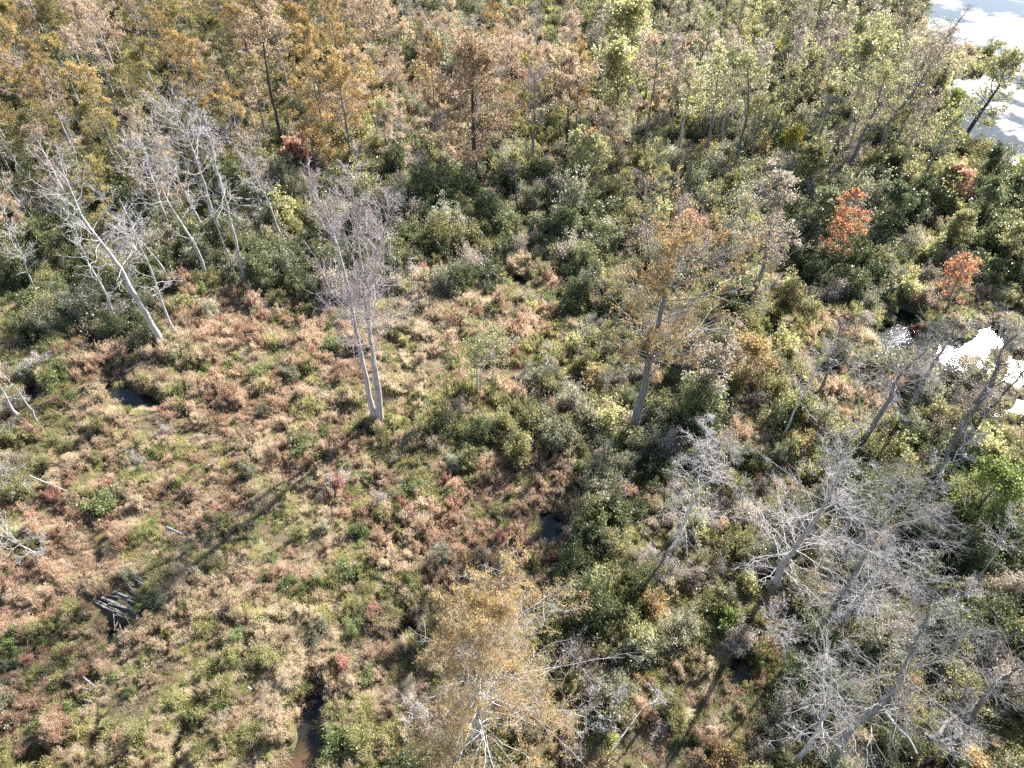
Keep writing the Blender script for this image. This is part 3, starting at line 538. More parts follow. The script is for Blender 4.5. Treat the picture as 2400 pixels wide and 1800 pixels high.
plant_forest([(1560,60),(2060,60),(2100,240),(2130,430),(2110,470),(1900,430),(1560,400)], slA + slB + slD + slD + slC, 5.0, (7.5, 11.5), rnd,
    'slender grey-stemmed tree with thin yellow-green leaves in the close row below the pond', 'slender trees of the row below the pond')
plant_forest([(1380,-40),(2080,-40),(2080,60),(1560,60),(1540,300),(1400,300)], slA + slB + slC + slD + slD, 6.0, (7.5, 12), rnd,
    'thin-crowned tree standing in far shrubs at the top right', 'thin trees of the far shrubs')
plant_forest([(880,-40),(1400,-40),(1400,200),(1180,60),(900,60)], slB + slC, 13, (4.5, 8), rnd,
    'small thin tree in the far open shrubs along the top middle', 'small trees along the top middle')
plant_forest([(700,80),(1020,150),(1400,170),(1420,420),(1150,440),(880,430),(760,400)], cyC + cyA + cyC, 7.5, (8, 12), rnd, '', '')
brA = variants('bare_tree', 'tree', 'bare_cypress', 9, .11, 2.5, 'pale', 'brown', [26, 27, 28], nl=0, n1=24, n2=6, n3=4, e=(25, 60), cs=.4)
plant_forest([(-200,460),(660,420),(680,600),(560,650),(150,720),(-200,720)], brA, 5.5, (6, 10), rnd, '', '')
plant_forest([(1650,980),(2400,1000),(2400,1800),(1760,1800)], brA, 5.5, (4, 7.5), rnd, '', '')
plant_forest([(900,60),(2000,60),(2100,420),(1400,440),(900,440)], brA, 9, (6, 9), rnd, '', '')
plant_forest([(840,240),(1420,240),(1560,420),(1560,560),(1200,520),(900,500)], slB + slC + slA, 8, (4.5, 7), rnd,
    'small thin-leaved tree in shrubs around the large cone-shaped cypress', 'small trees around the large cypress')
lf = variants('leafy_tree', 'tree', 'leafy', 6, .12, 2.4, 'grey', 'dark', [21, 22], gap=.2, nl=13, cs=.1)
lg = variants('leafy_tree', 'tree', 'leafy', 6, .11, 2.4, 'grey', 'moss', [23, 24], gap=.3, nl=11, cs=.1)
plant_forest([(2080,470),(2480,480),(2600,660),(2200,640),(2100,560)], lf + lg, 3.9, (3.5, 6), rnd,
    'dark leafy tree in the deep green thicket at the right edge', 'dark leafy trees at the right edge')
plant_forest([(1560,470),(2080,470),(2080,620),(1780,640),(1620,600)], lf + lg + slB, 6.5, (4, 6.5), rnd,
    'dark green leafy tree in the shaded thicket left of the scarlet maple', 'leafy trees around the scarlet maple')
lm = variants('leafy_tree', 'tree', 'leafy', 5, .1, 2.3, 'grey', 'lime', [25], gap=.2, nl=14, ll=.15, lw=.11, cs=.08)
def place(v, u, w, H, sx, label, cat='tree', rot=0.0):
    if v[2]: o = v[0]; v[2] = False
    else: o = copy_tree(v[0])
    x, y = ground(u, w); s = H / v[1]; o.location = (x, y, float(gh(x, y)) - .1); o.scale = (s * sx, s * sx, s); o.rotation_euler = (0, 0, rot); tag(o, label, cat); taken.append((x, y)); return o
place(lm[0], 2262, 1235, 5.2, 1.15, 'bright green bushy tree at the right, beside the silvery bare trees')
place(lm[0], 2390, 470, 6, .9, 'lime green small tree near the right edge above dark shade', rot=2)
place(lm[0], 1880, 62, 5, 1.5, 'yellow-lime bushy tree at the top right in front of a pale blurred shrub', rot=1)
place(lm[0], 2215, 300, 4, 1.1, 'bright lime bushy tree on the bank beside the pond', rot=3)
place(lm[0], 1000 * 0 + 1690, 20, 4.5, 1.2, 'lime-green bushy tree at the top edge beside thin poles', rot=4)
for v in byA + brA + lm + lf + lg + cyA + cyB + cyC + slA + slB + slC + slD: assert not v[2]

# ------------------------------------------------------------------ shrubs
def bush(rad, h, seed, ns=10, n2=7, n3=5, nl=8, ll=.12, lw=.07, tuft=.12, rm=.008, up=50):
    rng = np.random.default_rng(abs(seed))
    S = rng.normal(size=(ns, 3)) * .14 * rad; S[:, 2] = -.1; az = np.arange(ns) * 2.4 + rng.normal(0, .3, ns); el = np.radians(rng.uniform(up - 22, 88, ns))
    D = np.stack([np.cos(az) * np.cos(el), np.sin(az) * np.cos(el), np.sin(el)], -1)
    L = 1 / np.sqrt((D[:, 0] ** 2 + D[:, 1] ** 2) / rad ** 2 + D[:, 2] ** 2 / h ** 2) * rng.uniform(.45, 1.25, ns)
    P1 = bent(S, D, L, 5, np.full(ns, -.05), .05, rng); R1 = np.linspace(1, .3, 5)[None] * np.full((ns, 1), rm * 2.4)
    i2 = np.repeat(np.arange(ns), n2); s2 = rng.uniform(.15, 1, len(i2)); S2, T2 = sample(P1, i2, s2)
    D2 = unit(T2 * .5 + unit(rng.normal(size=S2.shape)) + np.array([0, 0, .15])); L2 = rad * .42 * rng.uniform(.5, 1.2, len(i2))
    P2 = bent(S2, D2, L2, 3, np.full(len(i2), .05), .06, rng); R2 = np.full((len(i2), 3), rm * 1.2)
    i3 = np.repeat(np.arange(len(i2)), n3); S3, T3 = sample(P2, i3, rng.uniform(.1, 1, len(i3)))
    D3 = unit(T3 * .5 + unit(rng.normal(size=S3.shape)) + np.array([0, 0, .3])); L3 = rad * .2 * rng.uniform(.5, 1.3, len(i3))
    P3 = bent(S3, D3, L3, 2, np.zeros(len(i3)), .0, rng); R3 = np.full((len(i3), 2), rm * .8)
    W = join([tubes(P1, R1, 4), tubes(P2, R2, 3), tubes(P3, R3, 3)])
    il = np.repeat(np.arange(len(i3)), nl); C, TL = sample(P3, il, rng.uniform(.1, 1, len(il))); C = C + rng.normal(size=C.shape) * tuft; C[:, 2] = np.abs(C[:, 2])
    V, Q, var = leafquads(C, unit(TL * .4 + rng.normal(size=C.shape) * .7 + np.array([0, 0, .35])), ll, lw, rng, i2[i3[il]] * 0 + i3[il])
    return W, (V, Q, var)
def bush_meshes(name, fol, bk, seeds, **kw):
    out = []
    for s in seeds:
        W, Lf = bush(seed=s, **kw)
        out.append((mesh(name + '_stems', *W, BARK[bk]), mesh(name + '_leaves', Lf[0], Lf[1], FOL[fol], Lf[2]) if kw.get('nl', 8) else None))
    return out
BUSH = dict(
 sage=bush_meshes('sage', 'sage', 'grey', [31, 32, 33], rad=1.25, h=2.1, ns=16, n2=8, n3=6, nl=8, ll=.115, lw=.07, tuft=.10),
 dark=bush_meshes('dark', 'dark', 'dark', [34, 35, 36], rad=1.3, h=2.3, ns=16, n2=8, n3=6, nl=8, ll=.12, lw=.075, tuft=.10),
 moss=bush_meshes('moss', 'moss', 'grey', [37, 38, 39], rad=1.2, h=1.9, ns=16, n2=8, n3=6, nl=8, ll=.11, lw=.065, tuft=.10),
 yellow=bush_meshes('yellow', 'yellow', 'grey', [40, 41], rad=1.1, h=1.9, ns=13, n2=7, n3=5, nl=5, ll=.16, lw=.11),
 brown=bush_meshes('brown', 'brown', 'pink', [42, 43, 44], rad=1.25, h=1.7, ns=17, n2=8, n3=7, nl=3, ll=.12, lw=.07),
 orange=bush_meshes('orange', 'orange', 'grey', [45], rad=1.0, h=1.5, ns=10, n2=7, n3=5, nl=7, ll=.13, lw=.09),
 green=bush_meshes('green', 'green', 'grey', [46, 47], rad=.9, h=1.1, ns=11, n2=7, n3=5, nl=7, ll=.13, lw=.07),
 lime=bush_meshes('lime', 'lime', 'grey', [48], rad=.9, h=1.2, ns=11, n2=7, n3=5, nl=7, ll=.14, lw=.09),
 twig=bush_meshes('twig', 'brown', 'pale', [49, 50], rad=1.2, h=1.6, ns=16, n2=9, n3=7, nl=1, ll=.08, lw=.04, rm=.009),
)
SHRUB_NAME = dict(sage='grey_green_shrub', dark='dark_green_shrub', moss='olive_shrub', yellow='yellow_shrub', brown='brown_shrub', orange='orange_shrub', green='green_bush', lime='lime_bush', twig='bare_shrub')
SHRUB_DESC = dict(sage='grey-green leafy shrub with glinting leaves', dark='dark green leafy shrub', moss='olive green leafy shrub', yellow='yellow-green leafy shrub', brown='brownish thin-leaved shrub',
 orange='orange-tinted shrub', green='fresh green leafy bush', lime='bright lime green bush', twig='bare pale twiggy shrub')
def zone(u, v):
    if v < 130: return 'among the far shrubs at the top ' + ('left' if u < 800 else 'middle' if u < 1400 else 'right')
    if v < 480:
        if u < 620: return 'under the golden cypress stand'
        if u < 880: return 'around the dark-trunked cypress'
        if u < 1300: return 'around the large cone-shaped cypress'
        if u < 1620: return 'around the pale yellow tree'
        if u < 2150: return 'under the leaning row below the pond'
        return 'on the bank by the pond'
    if v < 700:
        if u < 330: return 'behind the white leaning snags'
        if u < 680: return 'around the feet of the three pale trunks'
        if u < 1250: return 'in the dark thicket behind the forked bare tree'
        if u < 1560: return 'behind the mid-picture cypress'
        if u < 1900: return 'right of the mid-picture cypress crown'
        return 'around the red maples'
    if v < 1050:
        if u < 700: return 'by the dark channel at the left'
        if u < 1000: return 'near the foot of the forked bare tree'
        if u < 1400: return 'between the two tall trees'
        if u < 1620: return 'near the foot of the mid-picture cypress'
        if u < 2000: return 'right of the mid-picture cypress foot'
        return 'around the bright pools'
    if v < 1400:
        if u < 500: return 'near the stick pile'
        if u < 1000: return 'in the open marsh above the bottom cypress'
        if u < 1500: return 'by the small pool between the tall trees'
        if u < 1780: return 'around the drooping-limbed bare tree'
        if u < 2150: return 'below the silvery bare trees'
        return 'at the right edge beside the bright green tree'
    if u < 900: return 'in the grassy marsh at the bottom left'
    if u < 1380: return 'around the bottom golden cypress'
    if u < 1850: return 'by the white dead saplings at the bottom'
    return 'around the leaning foreground tree'
MAP = ["CCCCCCCCSGSSGSYDSYYDDPWG", "CCCCCCCCRRSRRSSSSYSSGPPG", "CCCCCCCRRSRRRSSYSSSSSYYG", "CCCCCCCOOSMSSSYSYSSSSYYG", "DCCCCCSSSDSSSSSSSSSSSYYD",
 "DDDCSSSSSDDDMDSSSSDDDSDD", "DDDDSDDDDDMDMDSSSSGDDSOD", "GDDDRRRGMRRRRSSSSDYGSSGG", "GGRMRRGRRRRMSSSSSOGTDSSS", "GGTRTRRRMTGGSSSSSSMTTSSS",
 "SGRMRRTGMGGSSSSSDSYSSSSY", "SMMRRTRMGMGRGSSSSSSSDSYY", "MRRTRMGTMMRRMDSSSSSDSSDS", "RRTGTMRTGTRTMSSSSDSSSDDS", "MGTTTTTMMTTMMDSOSSSSSDDS",
 "GTTRTTMTMMMSSSSSSSDSSSSS", "MGTTTMTMTRGMSSSSTMSDSGSS", "GTTTMTMGGGSSSMSMTSSSTDGY"]
nrng = np.random.default_rng(77)
def cell(x, y, j=55):
    u, v = to_px(x, y); u = u + nrng.normal() * j * .7; v = v + nrng.normal() * j * .5
    return MAP[min(17, max(0, int(v // 100)))][min(23, max(0, int(u // 100)))]
SHRUB_P = dict(
 C=(.8, dict(moss=4, dark=3, sage=1, brown=1)), S=(1.0, dict(sage=5, moss=4, dark=1.6, brown=3, yellow=1.8, twig=1.5, orange=.35, green=.5, lime=.25)),
 D=(1.0, dict(dark=7, sage=2.5, moss=2, brown=1, twig=.5)), Y=(1.0, dict(yellow=3, moss=2.5, lime=.9, sage=1.5, orange=.8)), O=(1.0, dict(orange=3, yellow=2, moss=2, brown=1)),
 G=(.40, dict(green=2, moss=3, sage=1)), M=(.26, dict(moss=2, brown=1, sage=1.5, green=1)), R=(.07, dict(green=2, sage=1, moss=1, lime=.3)), T=(.07, dict(green=2, moss=1, sage=1, lime=.3)), P=(.1, dict(moss=1)), W=(.0, dict(moss=1)))
# candidate places: a jittered grid, cells grow with distance
cand = []
for (ya, yb, st) in ((8, 34, 1.35), (34, 62, 1.55), (62, 100, 2.0), (100, 175, 2.7)):
    y = ya
    while y < yb:
        hw = (y * cp + CAM_H * sp_) * 1.0 * 1200 / FPX + 6
        for x in np.arange(-hw, hw, st): cand.append((x + nrng.uniform(-.42, .42) * st, y + nrng.uniform(-.42, .42) * st, st))
        y += st
cand = np.array(cand); wd = wdist(cand[:, 0], cand[:, 1]); hz = gh(cand[:, 0], cand[:, 1])
shrubs = []
for (x, y, st), w, z in zip(cand, wd, hz):
    if w < .55 or cleared(x, y): continue
    c = cell(x, y); p, mix = SHRUB_P[c]
    if nrng.random() > p * (1 if w > 1.5 else .6) * (.55 + .8 * vnoise(x * .22 + 50, y * .22)): continue
    ks = list(mix); ws = np.array([mix[k] for k in ks]); k = ks[nrng.choice(len(ks), p=ws / ws.sum())]
    s = nrng.uniform(.5, 1.35) * (st / 1.62) * (.62 if c in 'RTP' else .66 if c in 'GM' else 1.18 if c == 'D' else 1.0)
    shrubs.append((math.hypot(x, y), x, y, float(z), k, s, nrng.uniform(0, 6.28), s * nrng.uniform(.6, 1.5)))
shrubs.sort()
count = {}; overflow = []
def lone_bush(kind, x, y, z, s, rz, sz, label, group=None, vi=0, el=1.0):
    st_, lv = BUSH[kind][vi % len(BUSH[kind])]; e = empty(SHRUB_NAME[kind], (x, y, z - .05)); e.scale = (s * el, s / el, sz); e.rotation_euler = (0, 0, rz)
    tag(e, label, 'shrub' if 'shrub' in SHRUB_NAME[kind] else 'bush', group)
    o = obj('stems', st_, e); o['kind'] = 'stuff'
    if lv: o = obj('foliage', lv, e); o['kind'] = 'stuff'
    return e
LONE = [('green', 785, 835, 1.1, 'round dark green bush on russet ground left of the forked bare tree'), ('green', 620, 895, 1.0, 'spiky fresh green bush amid russet fern left of centre'),
 ('green', 430, 855, 1.1, 'green bush at the foot of the crooked pale sapling'), ('green', 152, 905, 1.3, 'dark green bush beside the dark left channel'), ('sage', 1050, 705, 1.2, 'lone dark grey-green shrub at the back of the russet clearing'),
 ('green', 960, 1175, 1.2, 'dense fresh green bush in the middle of the marsh'), ('green', 845, 1262, .8, 'bright green leaves clump beside the middle marsh bush'), ('green', 822, 1360, .9, 'green bush above the bottom golden cypress, to its left'),
 ('green', 255, 1210, 1.3, 'dark green rounded bush above the stick pile'), ('lime', 1315, 1380, .9, 'bright lime leafy bush right of the bottom cypress top'), ('lime', 1345, 1450, .8, 'lime bush below the other lime bush beside the bottom cypress'),
 ('green', 680, 1385, .7, 'small dark bush inside a russet patch'), ('green', 800, 1745, 1.0, 'deep green bush at the muddy pool, bottom'), ('yellow', 855, 1770, .8, 'yellow-green bush beside the muddy pool, bottom'), ('lime', 2008, 875, .45, 'tiny vivid lime bush in tan grass right of centre'),
 ('green', 720, 1065, 1.2, 'green bush right of the marsh centre below the forked tree'), ('yellow', 950, 820, .5, 'small pale yellow bush right of the forked bare tree'), ('orange', 1520, 1440, 1.1, 'orange-leaved shrub above the white dead saplings'), ('orange', 2005, 700, 1.1, 'orange-topped shrub below the scarlet maple'),
 ('twig', 330, 1100, .6, 'small grey dead shrub in the left marsh'), ('orange', 1680, 1795, 1.0, 'orange and yellow shrub on the bottom edge'), ('orange', 2375, 640, 1.4, 'orange shrub at the right edge beside the deep red maple'), ('lime', 340, 1440, .4, 'tiny lime bush near the stick pile')]
for k, u, v, s, lb in LONE:
    x, y = ground(u, v); lone_bush(k, x, y, float(gh(x, y)), s, u * .1, s * 1.1, lb, vi=u)
for i, (d, x, y, z, k, s, rz, sz) in enumerate(shrubs):
    nm = SHRUB_NAME[k]; u, v = to_px(x, y)
    if count.get(nm, 0) >= 230 or not (-30 < u < 2430 and -10 < v < 1880): overflow.append((x, y, z, k, s, rz, sz)); continue
    count[nm] = count.get(nm, 0) + 1; zn = zone(u, v)
    pending.append((lone_bush(k, x, y, z, s, rz, sz, 'shrub', SHRUB_DESC[k].split(' with')[0] + 's', i, nrng.uniform(.75, 1.3)), x, y, SHRUB_DESC[k].split(' with')[0]))
finish_labels()

# ------------------------------------------------------------------ undergrowth: points that carry small clumps
def scatter(name, pts, sources, label):
    """pts rows: x y z rot scale zscale index. One object, instances on its points."""
    src = bpy.data.collections.new(name + '_sources')
    for j, ms in enumerate(sources): src.objects.link(bpy.data.objects.new('%s_clump_%02d' % (name, j), ms))
    pts = np.asarray(pts, np.float32); me = bpy.data.meshes.new(name); me.vertices.add(len(pts)); me.vertices.foreach_set('co', pts[:, :3].ravel())
    a = me.attributes.new('rot', 'FLOAT_VECTOR', 'POINT'); a.data.foreach_set('vector', np.stack([pts[:, 3] * 0, pts[:, 3] * 0, pts[:, 3]], 1).astype(np.float32).ravel())
    a = me.attributes.new('scl', 'FLOAT_VECTOR', 'POINT'); a.data.foreach_set('vector', np.stack([pts[:, 4], pts[:, 4], pts[:, 5]], 1).astype(np.float32).ravel())
    a = me.attributes.new('idx', 'INT', 'POINT'); a.data.foreach_set('value', pts[:, 6].astype(np.int32))
    o = tag(obj(name, me), label, None, None, 'stuff')
    g = bpy.data.node_groups.new(name, 'GeometryNodeTree'); g.interface.new_socket('Geometry', in_out='INPUT', socket_type='NodeSocketGeometry'); g.interface.new_socket('Geometry', in_out='OUTPUT', socket_type='NodeSocketGeometry')
    n, l = g.nodes, g.links; gi = n.new('NodeGroupInput'); go = n.new('NodeGroupOutput')
    ci = n.new('GeometryNodeCollectionInfo'); ci.inputs['Collection'].default_value = src; ci.inputs['Separate Children'].default_value = True; ci.inputs['Reset Children'].default_value = True
    ip = n.new('GeometryNodeInstanceOnPoints'); ip.inputs['Pick Instance'].default_value = True
    def na(nm, ty):
        x = n.new('GeometryNodeInputNamedAttribute'); x.data_type = ty; x.inputs['Name'].default_value = nm; return x.outputs[0]
    mp = n.new('GeometryNodeMeshToPoints'); l.new(gi.outputs[0], mp.inputs[0]); l.new(mp.outputs[0], ip.inputs['Points'])
    l.new(ci.outputs[0], ip.inputs['Instance']); l.new(na('idx', 'INT'), ip.inputs['Instance Index'])
    l.new(na('rot', 'FLOAT_VECTOR'), ip.inputs['Rotation']); l.new(na('scl', 'FLOAT_VECTOR'), ip.inputs['Scale']); l.new(ip.outputs[0], go.inputs[0])
    md = o.modifiers.new('scatter', 'NODES'); md.node_group = g; return o
def blades(n, rad, h, bw, seed, spread=.8):
    rng = np.random.default_rng(seed); r = rad * .8 * np.sqrt(rng.random(n)); a = rng.random(n) * 6.28
    B = np.stack([r * np.cos(a), r * np.sin(a), np.zeros(n) - .05], 1); az = a + rng.normal(0, 1.5, n); o = rng.uniform(.1, 1, n) * spread
    H = h * rng.uniform(.5, 1.1, n); Dh = np.stack([np.cos(az), np.sin(az), np.zeros(n)], 1); Up = np.array([0, 0, 1.])
    P1 = B + Dh * (o * H * .35)[:, None] + Up * (H * .6)[:, None]; P2 = B + Dh * (o * H * .95)[:, None] + Up * (H * (1 - .45 * o))[:, None]
    P3 = B + Dh * (o * H * 1.5)[:, None] + Up * (H * (1 - .95 * o * o))[:, None]
    S = np.stack([-np.sin(az + rng.normal(0, .6, n)), np.cos(az), rng.normal(0, .3, n)], 1) * bw / 2
    V = np.stack([B - S, B + S, P1 - S, P1 + S, P2 - S * .7, P2 + S * .7, P3 - S * .15, P3 + S * .15], 1).reshape(-1, 3)
    i = np.arange(n)[:, None, None] * 8; q = np.array([[0, 1, 3, 2], [2, 3, 5, 4], [4, 5, 7, 6]])[None]
    return V, (i + q).reshape(-1, 4), np.repeat(rng.random(n), 8)
def herb(seed, rad, h, fol, **kw):
    W, Lf = bush(rad, h, seed, **kw); V, Q = join([(Lf[0], Lf[1]), W]); var = np.r_[Lf[2], np.full(len(W[0]), .35)]
    return mesh('herb', V, Q, FOL[fol], var)
def grass(seed, n, rad, h, bw, fol, spread=.8): V, Q, v = blades(n, rad, h, bw, seed, spread); return mesh('grass', V, Q, FOL[fol], v)
HK = dict(ns=15, n2=7, n3=4, nl=5, ll=.085, lw=.034, tuft=.05, rm=.006, up=40)
CL = [herb(61, .75, .75, 'russet', **HK), herb(62, .85, .65, 'russet', **HK), herb(63, .65, .8, 'russet', **HK), herb(64, .6, .7, 'crimson', **HK),
      grass(65, 800, .7, .75, .017, 'tan', .9), grass(66, 800, .8, .6, .017, 'tan', 1.1), grass(67, 700, .6, .95, .017, 'tan', .7),
      grass(68, 600, .7, .65, .024, 'khaki', .9), grass(69, 600, .75, .55, .024, 'khaki', 1.1),
      herb(70, .6, .55, 'green', ns=10, n2=6, n3=4, nl=6, ll=.09, lw=.05, tuft=.07, rm=.005, up=40), herb(71, .65, .5, 'khaki', ns=12, n2=6, n3=4, nl=6, ll=.07, lw=.04, tuft=.07, rm=.005, up=40),
      herb(72, .6, .6, 'moss', ns=10, n2=6, n3=4, nl=6, ll=.09, lw=.05, tuft=.07, rm=.005, up=40),
      herb(73, .75, .6, 'tan', **HK), herb(74, .6, .5, 'brown', **HK), herb(75, .7, .7, 'tan', **HK), herb(76, .8, .6, 'pinktan', **HK), herb(77, .7, .75, 'pinktan', **HK)]
IDX = dict(ru=[0, 1, 2], cr=[3], ta=[12, 14, 5, 12, 14], pt=[15, 16], kh=[7, 8, 10], gr=[9], mo=[11], br=[13])
UND = dict(R=dict(ru=5, cr=.2, pt=5.5, ta=3.6, kh=2, gr=.8, br=1, mo=.6), T=dict(ta=7, pt=3, ru=1.0, kh=3, gr=1, mo=1), G=dict(kh=5, ta=2.2, pt=1.2, gr=1.8, mo=2.4, ru=.8), M=dict(kh=3, ta=2, pt=2.4, ru=2.6, cr=.6, gr=1.5, mo=2, br=1),
 S=dict(mo=3, kh=3, ta=1.6, br=1.2, ru=.5, gr=1), D=dict(mo=4, kh=2, gr=1, br=1), C=dict(mo=3, kh=2, ta=1, br=1), Y=dict(kh=4, ta=2, mo=2), O=dict(ru=2, ta=2, kh=2, br=2), P=dict(ta=8, br=2), W=dict(ta=1, kh=1))
SM = [4, 0, 7]
undp = {'russet_herbs': [], 'dry_grass': [], 'green_herbs': []}
def which(k): return 'russet_herbs' if k in ('ru', 'cr', 'br') else 'dry_grass' if k in ('ta', 'pt') else 'green_herbs'
loc = {}
groups = {'russet_herbs': [0, 1, 2, 3, 13], 'dry_grass': [4, 5, 6, 12, 14, 15, 16], 'green_herbs': [7, 8, 10, 9, 11]}
for g_, ids in groups.items():
    for q, a in enumerate(ids): loc[a] = q
gp = []
for (ya, yb, st) in ((7, 40, .48), (40, 64, .64), (64, 100, 1.1), (100, 185, 1.8)):
    for y in np.arange(ya, yb, st):
        hw = (y * cp + CAM_H * sp_) * 1200 / FPX + 5
        n = int(2 * hw / st); gp.append(np.stack([np.linspace(-hw, hw, n) + nrng.uniform(-.45, .45, n) * st, y + nrng.uniform(-.45, .45, n) * st, np.full(n, st)], 1))
gp = np.concatenate(gp); wd = wdist(gp[:, 0], gp[:, 1]); hz = gh(gp[:, 0], gp[:, 1])
patchg = np.clip((vnoise(gp[:, 0] * .3 + 7, gp[:, 1] * .3 + 55) * .6 + vnoise(gp[:, 0] * .8 + 1, gp[:, 1] * .8 + 5) * .4 - .5) * 3 + .5, 0, 1); mound = np.clip((vnoise(gp[:, 0] * .5 + 31, gp[:, 1] * .55) * .6 + vnoise(gp[:, 0] * 1.1 + 3, gp[:, 1] * 1.1) * .4 - .5) * 1.9 + .5, 0, 1); patch = np.clip((vnoise(gp[:, 0] * .2 + 77, gp[:, 1] * .2 + 5) * .6 + vnoise(gp[:, 0] * .5 + 17, gp[:, 1] * .5 + 5) * .4 - .5) * 3.4 + .5, 0, 1)
for (x, y, st), w, z, mo_, pa, pg in zip(gp, wd, hz, mound, patch, patchg):
    if cleared(x, y) or w < -.35 or (w < .12 and (y > 75 or nrng.random() < .6)): continue
    c = cell(x, y, 45)
    if c in 'RTMGP' and mo_ < .16 and nrng.random() < .25: continue
    if c in 'CDS' and nrng.random() < .25: continue
    mix = dict(UND[c])
    for k in mix: mix[k] *= {'ru': .12 + 2.6 * pa ** 1.5, 'cr': .1 + 3 * pa ** 3, 'ta': 1.8 - 1.6 * pa, 'kh': (1.5 - 1.1 * pa) * (.3 + 1.4 * pg), 'gr': .1 + 2.2 * pg ** 2, 'mo': .1 + 2 * pg ** 2, 'pt': 1.3 - .6 * pg}.get(k, 1)
    ks = list(mix); ws = np.array([mix[k] for k in ks]); k = ks[nrng.choice(len(ks), p=ws / ws.sum())]
    a = IDX[k][nrng.integers(len(IDX[k]))]; s = nrng.uniform(.5, 1.2) * st / .68 * (.75 if st > 1 else 1)
    undp[which(k)].append((x, y, z - .05, nrng.uniform(0, 6.28), s, s * (.28 + 1.75 * mo_) * nrng.uniform(.8, 1.2), loc[a]))
LBL = dict(russet_herbs='russet and crimson fern-like herbs covering the open marsh', dry_grass='tan dry grass tussocks over the marsh', green_herbs='low olive and green herbs and grass between the shrubs')
for g_, ids in groups.items(): scatter(g_, undp[g_], [CL[a] for a in ids], LBL[g_])
# the shrubs beyond the nearest ones of each kind, as one mass
keys = list(BUSH); src = []; first = {}
for k in keys:
    first[k] = len(src)
    for (a, b) in BUSH[k]:
        va = np.empty(len(a.vertices) * 3, np.float32); a.vertices.foreach_get('co', va)
        vb = np.empty(len(b.vertices) * 3, np.float32); b.vertices.foreach_get('co', vb)
        qa = np.empty(len(a.loops), np.int32); a.loops.foreach_get('vertex_index', qa); qb = np.empty(len(b.loops), np.int32); b.loops.foreach_get('vertex_index', qb)
        var = np.empty(len(b.vertices), np.float32); b.attributes['var'].data.foreach_get('value', var)
        step = 2; qa = qa.reshape(-1, 4)[::step]                    # far away: half the twigs
        m = mesh('far_' + k, np.concatenate([vb.reshape(-1, 3), va.reshape(-1, 3)]), np.concatenate([qb.reshape(-1, 4), qa + len(vb) // 3]), b.materials[0], np.r_[var, np.full(len(va) // 3, .5)])
        m.materials.append(a.materials[0]); mi = np.r_[np.zeros(len(qb) // 4, np.int32), np.ones(len(qa), np.int32)]; m.polygons.foreach_set('material_index', mi); src.append(m)
op = [(x, y, z - .05, rz, s, sz, first[k] + random.Random(int(x * 1e3)).randrange(len(BUSH[k]))) for x, y, z, k, s, rz, sz in overflow]
scatter('shrub_thicket', op, src, 'mass of further shrubs behind and between the nearer ones')

# ------------------------------------------------------------------ sticks, logs and fallen branches
def log_mesh(p0, p1, r, rng, seg=7, sides=7, bendy=.04):
    p0 = np.array(p0, float); p1 = np.array(p1, float); t = np.linspace(0, 1, seg)[:, None]; L = np.linalg.norm(p1 - p0)
    P = p0 + (p1 - p0) * t + np.cumsum(rng.normal(size=(seg, 3)) * L * bendy * .35, 0) * t; Rr = r * np.linspace(1, .72, seg) * rng.uniform(.9, 1.1, seg)
    V, Q = tubes(P[None], Rr[None], sides); V = V + rng.normal(size=V.shape) * r * .05
    caps = []
    for e in (0, seg - 1):
        c = V[e * sides:(e + 1) * sides]; ring = np.arange(sides) + e * sides; ci = len(V) + len(caps)
        caps.append(c.mean(0)); Q = np.concatenate([Q, np.stack([ring, np.roll(ring, -1), np.full(sides, ci), np.full(sides, ci)], 1)])
    return np.concatenate([V, np.array(caps)]), Q
def clean_mesh(name, V, Q, mat):
    me = bpy.data.meshes.new(name); me.from_pydata([tuple(v) for v in V], [], [tuple(int(i) for i in (q[:3] if q[2] == q[3] else q)) for q in Q]); me.polygons.foreach_set('use_smooth', np.ones(len(me.polygons), bool)); me.materials.append(mat); return me
rg = np.random.default_rng(8)
def logs_px(root, items, zbase, mat, name='stick'):
    ox, oy, oz = root.location
    for (a, b, r, h) in items:
        x0, y0 = ground(*a); x1, y1 = ground(*b); o = obj(name, clean_mesh(name, *log_mesh((x0 - ox, y0 - oy, h + rg.uniform(0, .12)), (x1 - ox, y1 - oy, h + rg.uniform(0, .15)), r, rg), mat), root)
sx, sy = ground(290, 1425); pile = tag(empty('stick_pile', (sx, sy, .2)), 'heap of grey sticks and cut logs damming a small channel in the marsh', 'stick pile')
px_ = lambda x, y: (x / 2.765, 1200 + y / 2.765)
S_ = [((610,605),(820,720),.10,.55), ((650,610),(800,690),.08,.5), ((690,600),(935,700),.11,.6), ((615,575),(810,585),.07,.62), ((735,640),(930,690),.06,.7), ((800,590),(930,640),.06,.5), ((770,560),(860,600),.09,.55),
 ((780,470),(900,560),.08,.6), ((790,500),(860,545),.06,.5), ((850,450),(990,530),.07,.65), ((870,440),(950,480),.05,.6), ((880,500),(985,520),.06,.5), ((900,460),(930,540),.05,.5), ((820,480),(920,580),.05,.7),
 ((830,700),(880,775),.05,.5), ((790,740),(760,800),.04,.4), ((800,760),(815,815),.04,.4), ((850,560),(940,630),.05,.5), ((700,660),(820,700),.05,.65), ((640,590),(720,640),.05,.45), ((860,640),(930,720),.05,.5),
 ((760,660),(770,790),.03,.5), ((930,430),(960,470),.03,.6), ((870,410),(880,450),.03,.7), ((815,540),(770,520),.05,.5), ((880,560),(900,640),.04,.4), ((900,580),(830,640),.04,.6), ((740,600),(860,660),.05,.45)]
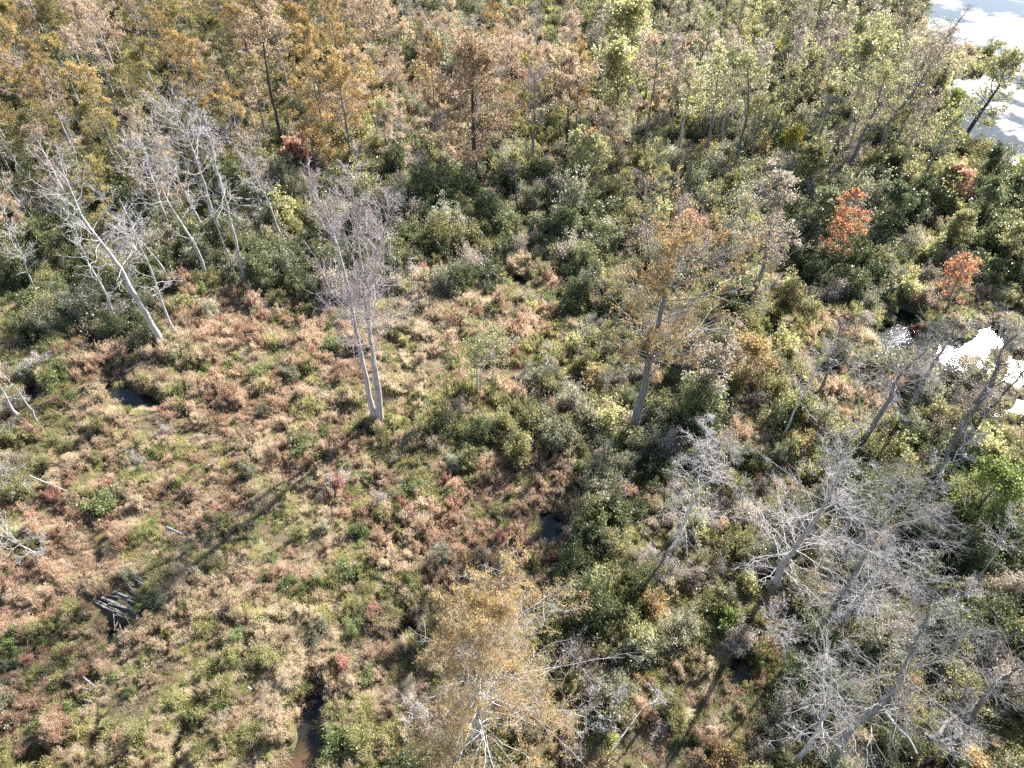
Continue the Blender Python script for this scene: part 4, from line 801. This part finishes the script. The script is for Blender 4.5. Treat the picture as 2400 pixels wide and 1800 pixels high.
for _ in range(34):
    cx, cy = (rg.uniform(640, 930), 0); cy = 640 + (cx - 780) * -.35 + rg.normal(0, 50); a = rg.normal(.5, .5); L = rg.uniform(40, 110); S_.append(((cx - L * math.cos(a), cy - L * math.sin(a)), (cx + L * math.cos(a) * .5, cy + L * math.sin(a) * .5), rg.uniform(.018, .04), rg.uniform(.2, .6)))
logs_px(pile, [(px_(*a), px_(*b), r * 1.0, h * .85) for a, b, r, h in S_], 0, BARK['oldwood'])
def single_log(label, a, b, r, h=.5, bk='driftwood', name='fallen_log', cat='log', branches=0, kinks=()):
    x0, y0 = ground(*a); z = max(.1, float(gh(x0, y0))); root = tag(empty(name, (x0, y0, z)), label, cat)
    pts = [ground(*p) for p in [a, *kinks, b]]
    P = resample([(p[0] - x0, p[1] - y0, h + .15 * math.sin(j * 2.1)) for j, p in enumerate(pts)], 12, rg, .01)
    V, Q = tubes(P[None], (r * np.linspace(1, .5, 12))[None], 8); obj('trunk' if branches else 'log', mesh('log', V, Q, BARK[bk], smooth=True), root)
    if branches:
        sp = dict(SPECS['snag']); sp.update(R=branches, n1=22, n2=7, n3=5, cs=.35, e=(0, 40), rm=.011); _, lm_, tw, _ = grow([(P, r * np.linspace(1, .5, 12))], sp, abs(int(a[0])))
        V, Q = join([m[1] for m in lm_] + tw); V[:, 2] = np.abs(V[:, 2] - .1) + .1; o = obj('branches', mesh('branches', V, Q, BARK[bk]), root); o['kind'] = 'stuff'
single_log('short grey log lying in the marsh above the stick pile', px_(1110,150), px_(1220,205), .11, .35)
single_log('pale broken log end in the marsh right of the stick pile', px_(1150,385), px_(1240,410), .06, .3)
single_log('weathered log in the hollow below the stick pile', px_(585,1120), px_(675,1195), .07, .3)
single_log('short weathered log just under another below the stick pile', px_(595,1200), px_(655,1215), .05, .3)
single_log('low dark-ended log beside the bottom left hollow', px_(585,1260), px_(655,1290), .07, .3)
single_log('pale stub sticking from tan grass at the bottom', px_(1640,1190), px_(1665,1210), .07, bk='pale')
single_log('thin fallen white pole at the left edge of the marsh', (90,1143), (206,1193), .05, .7, 'pale', 'fallen_branch', 'branch')
single_log('fallen bare crown of white branches at the left edge', (-60,1240), (120,1330), .07, .6, 'pale', 'fallen_tree', 'fallen tree', 2.2)
single_log('white fallen twigs above the fallen bare crown at the left edge', (-40,1130), (90,1170), .06, .7, 'pale', 'fallen_tree', 'fallen tree', 2.0)
single_log('grey fallen branch by the left channel', (60,890), (135,868), .04, .8, 'pale', 'fallen_branch', 'branch', 1.0)
single_log('thick blue-grey fallen limb curving in the bottom right corner', (2027,1713), (2100,1815), .13, 2.2, 'grey', 'fallen_limb', 'branch', 0, ((2056,1760), (2085,1775)))
single_log('thick forked grey limb rising at the bottom right, longer of two', (2120,1785), (2215,1722), .14, 2.6, 'grey', 'fallen_limb', 'branch', .9, ((2140,1782), (2164,1742)))
single_log('short stout grey limb beside the longer forked limb', (2150,1790), (2225,1760), .14, 2.3, 'grey', 'fallen_limb', 'branch', .8)
single_log('thin white stick lying on russet fern near the crooked sapling', (578,817), (612,818), .03, .8, 'pale', 'fallen_branch', 'branch')
single_log('straight dark pole leaning across shrubs at the bottom', (1425,1790), (1500,1690), .05, 1.2, 'grey', 'fallen_branch', 'branch')
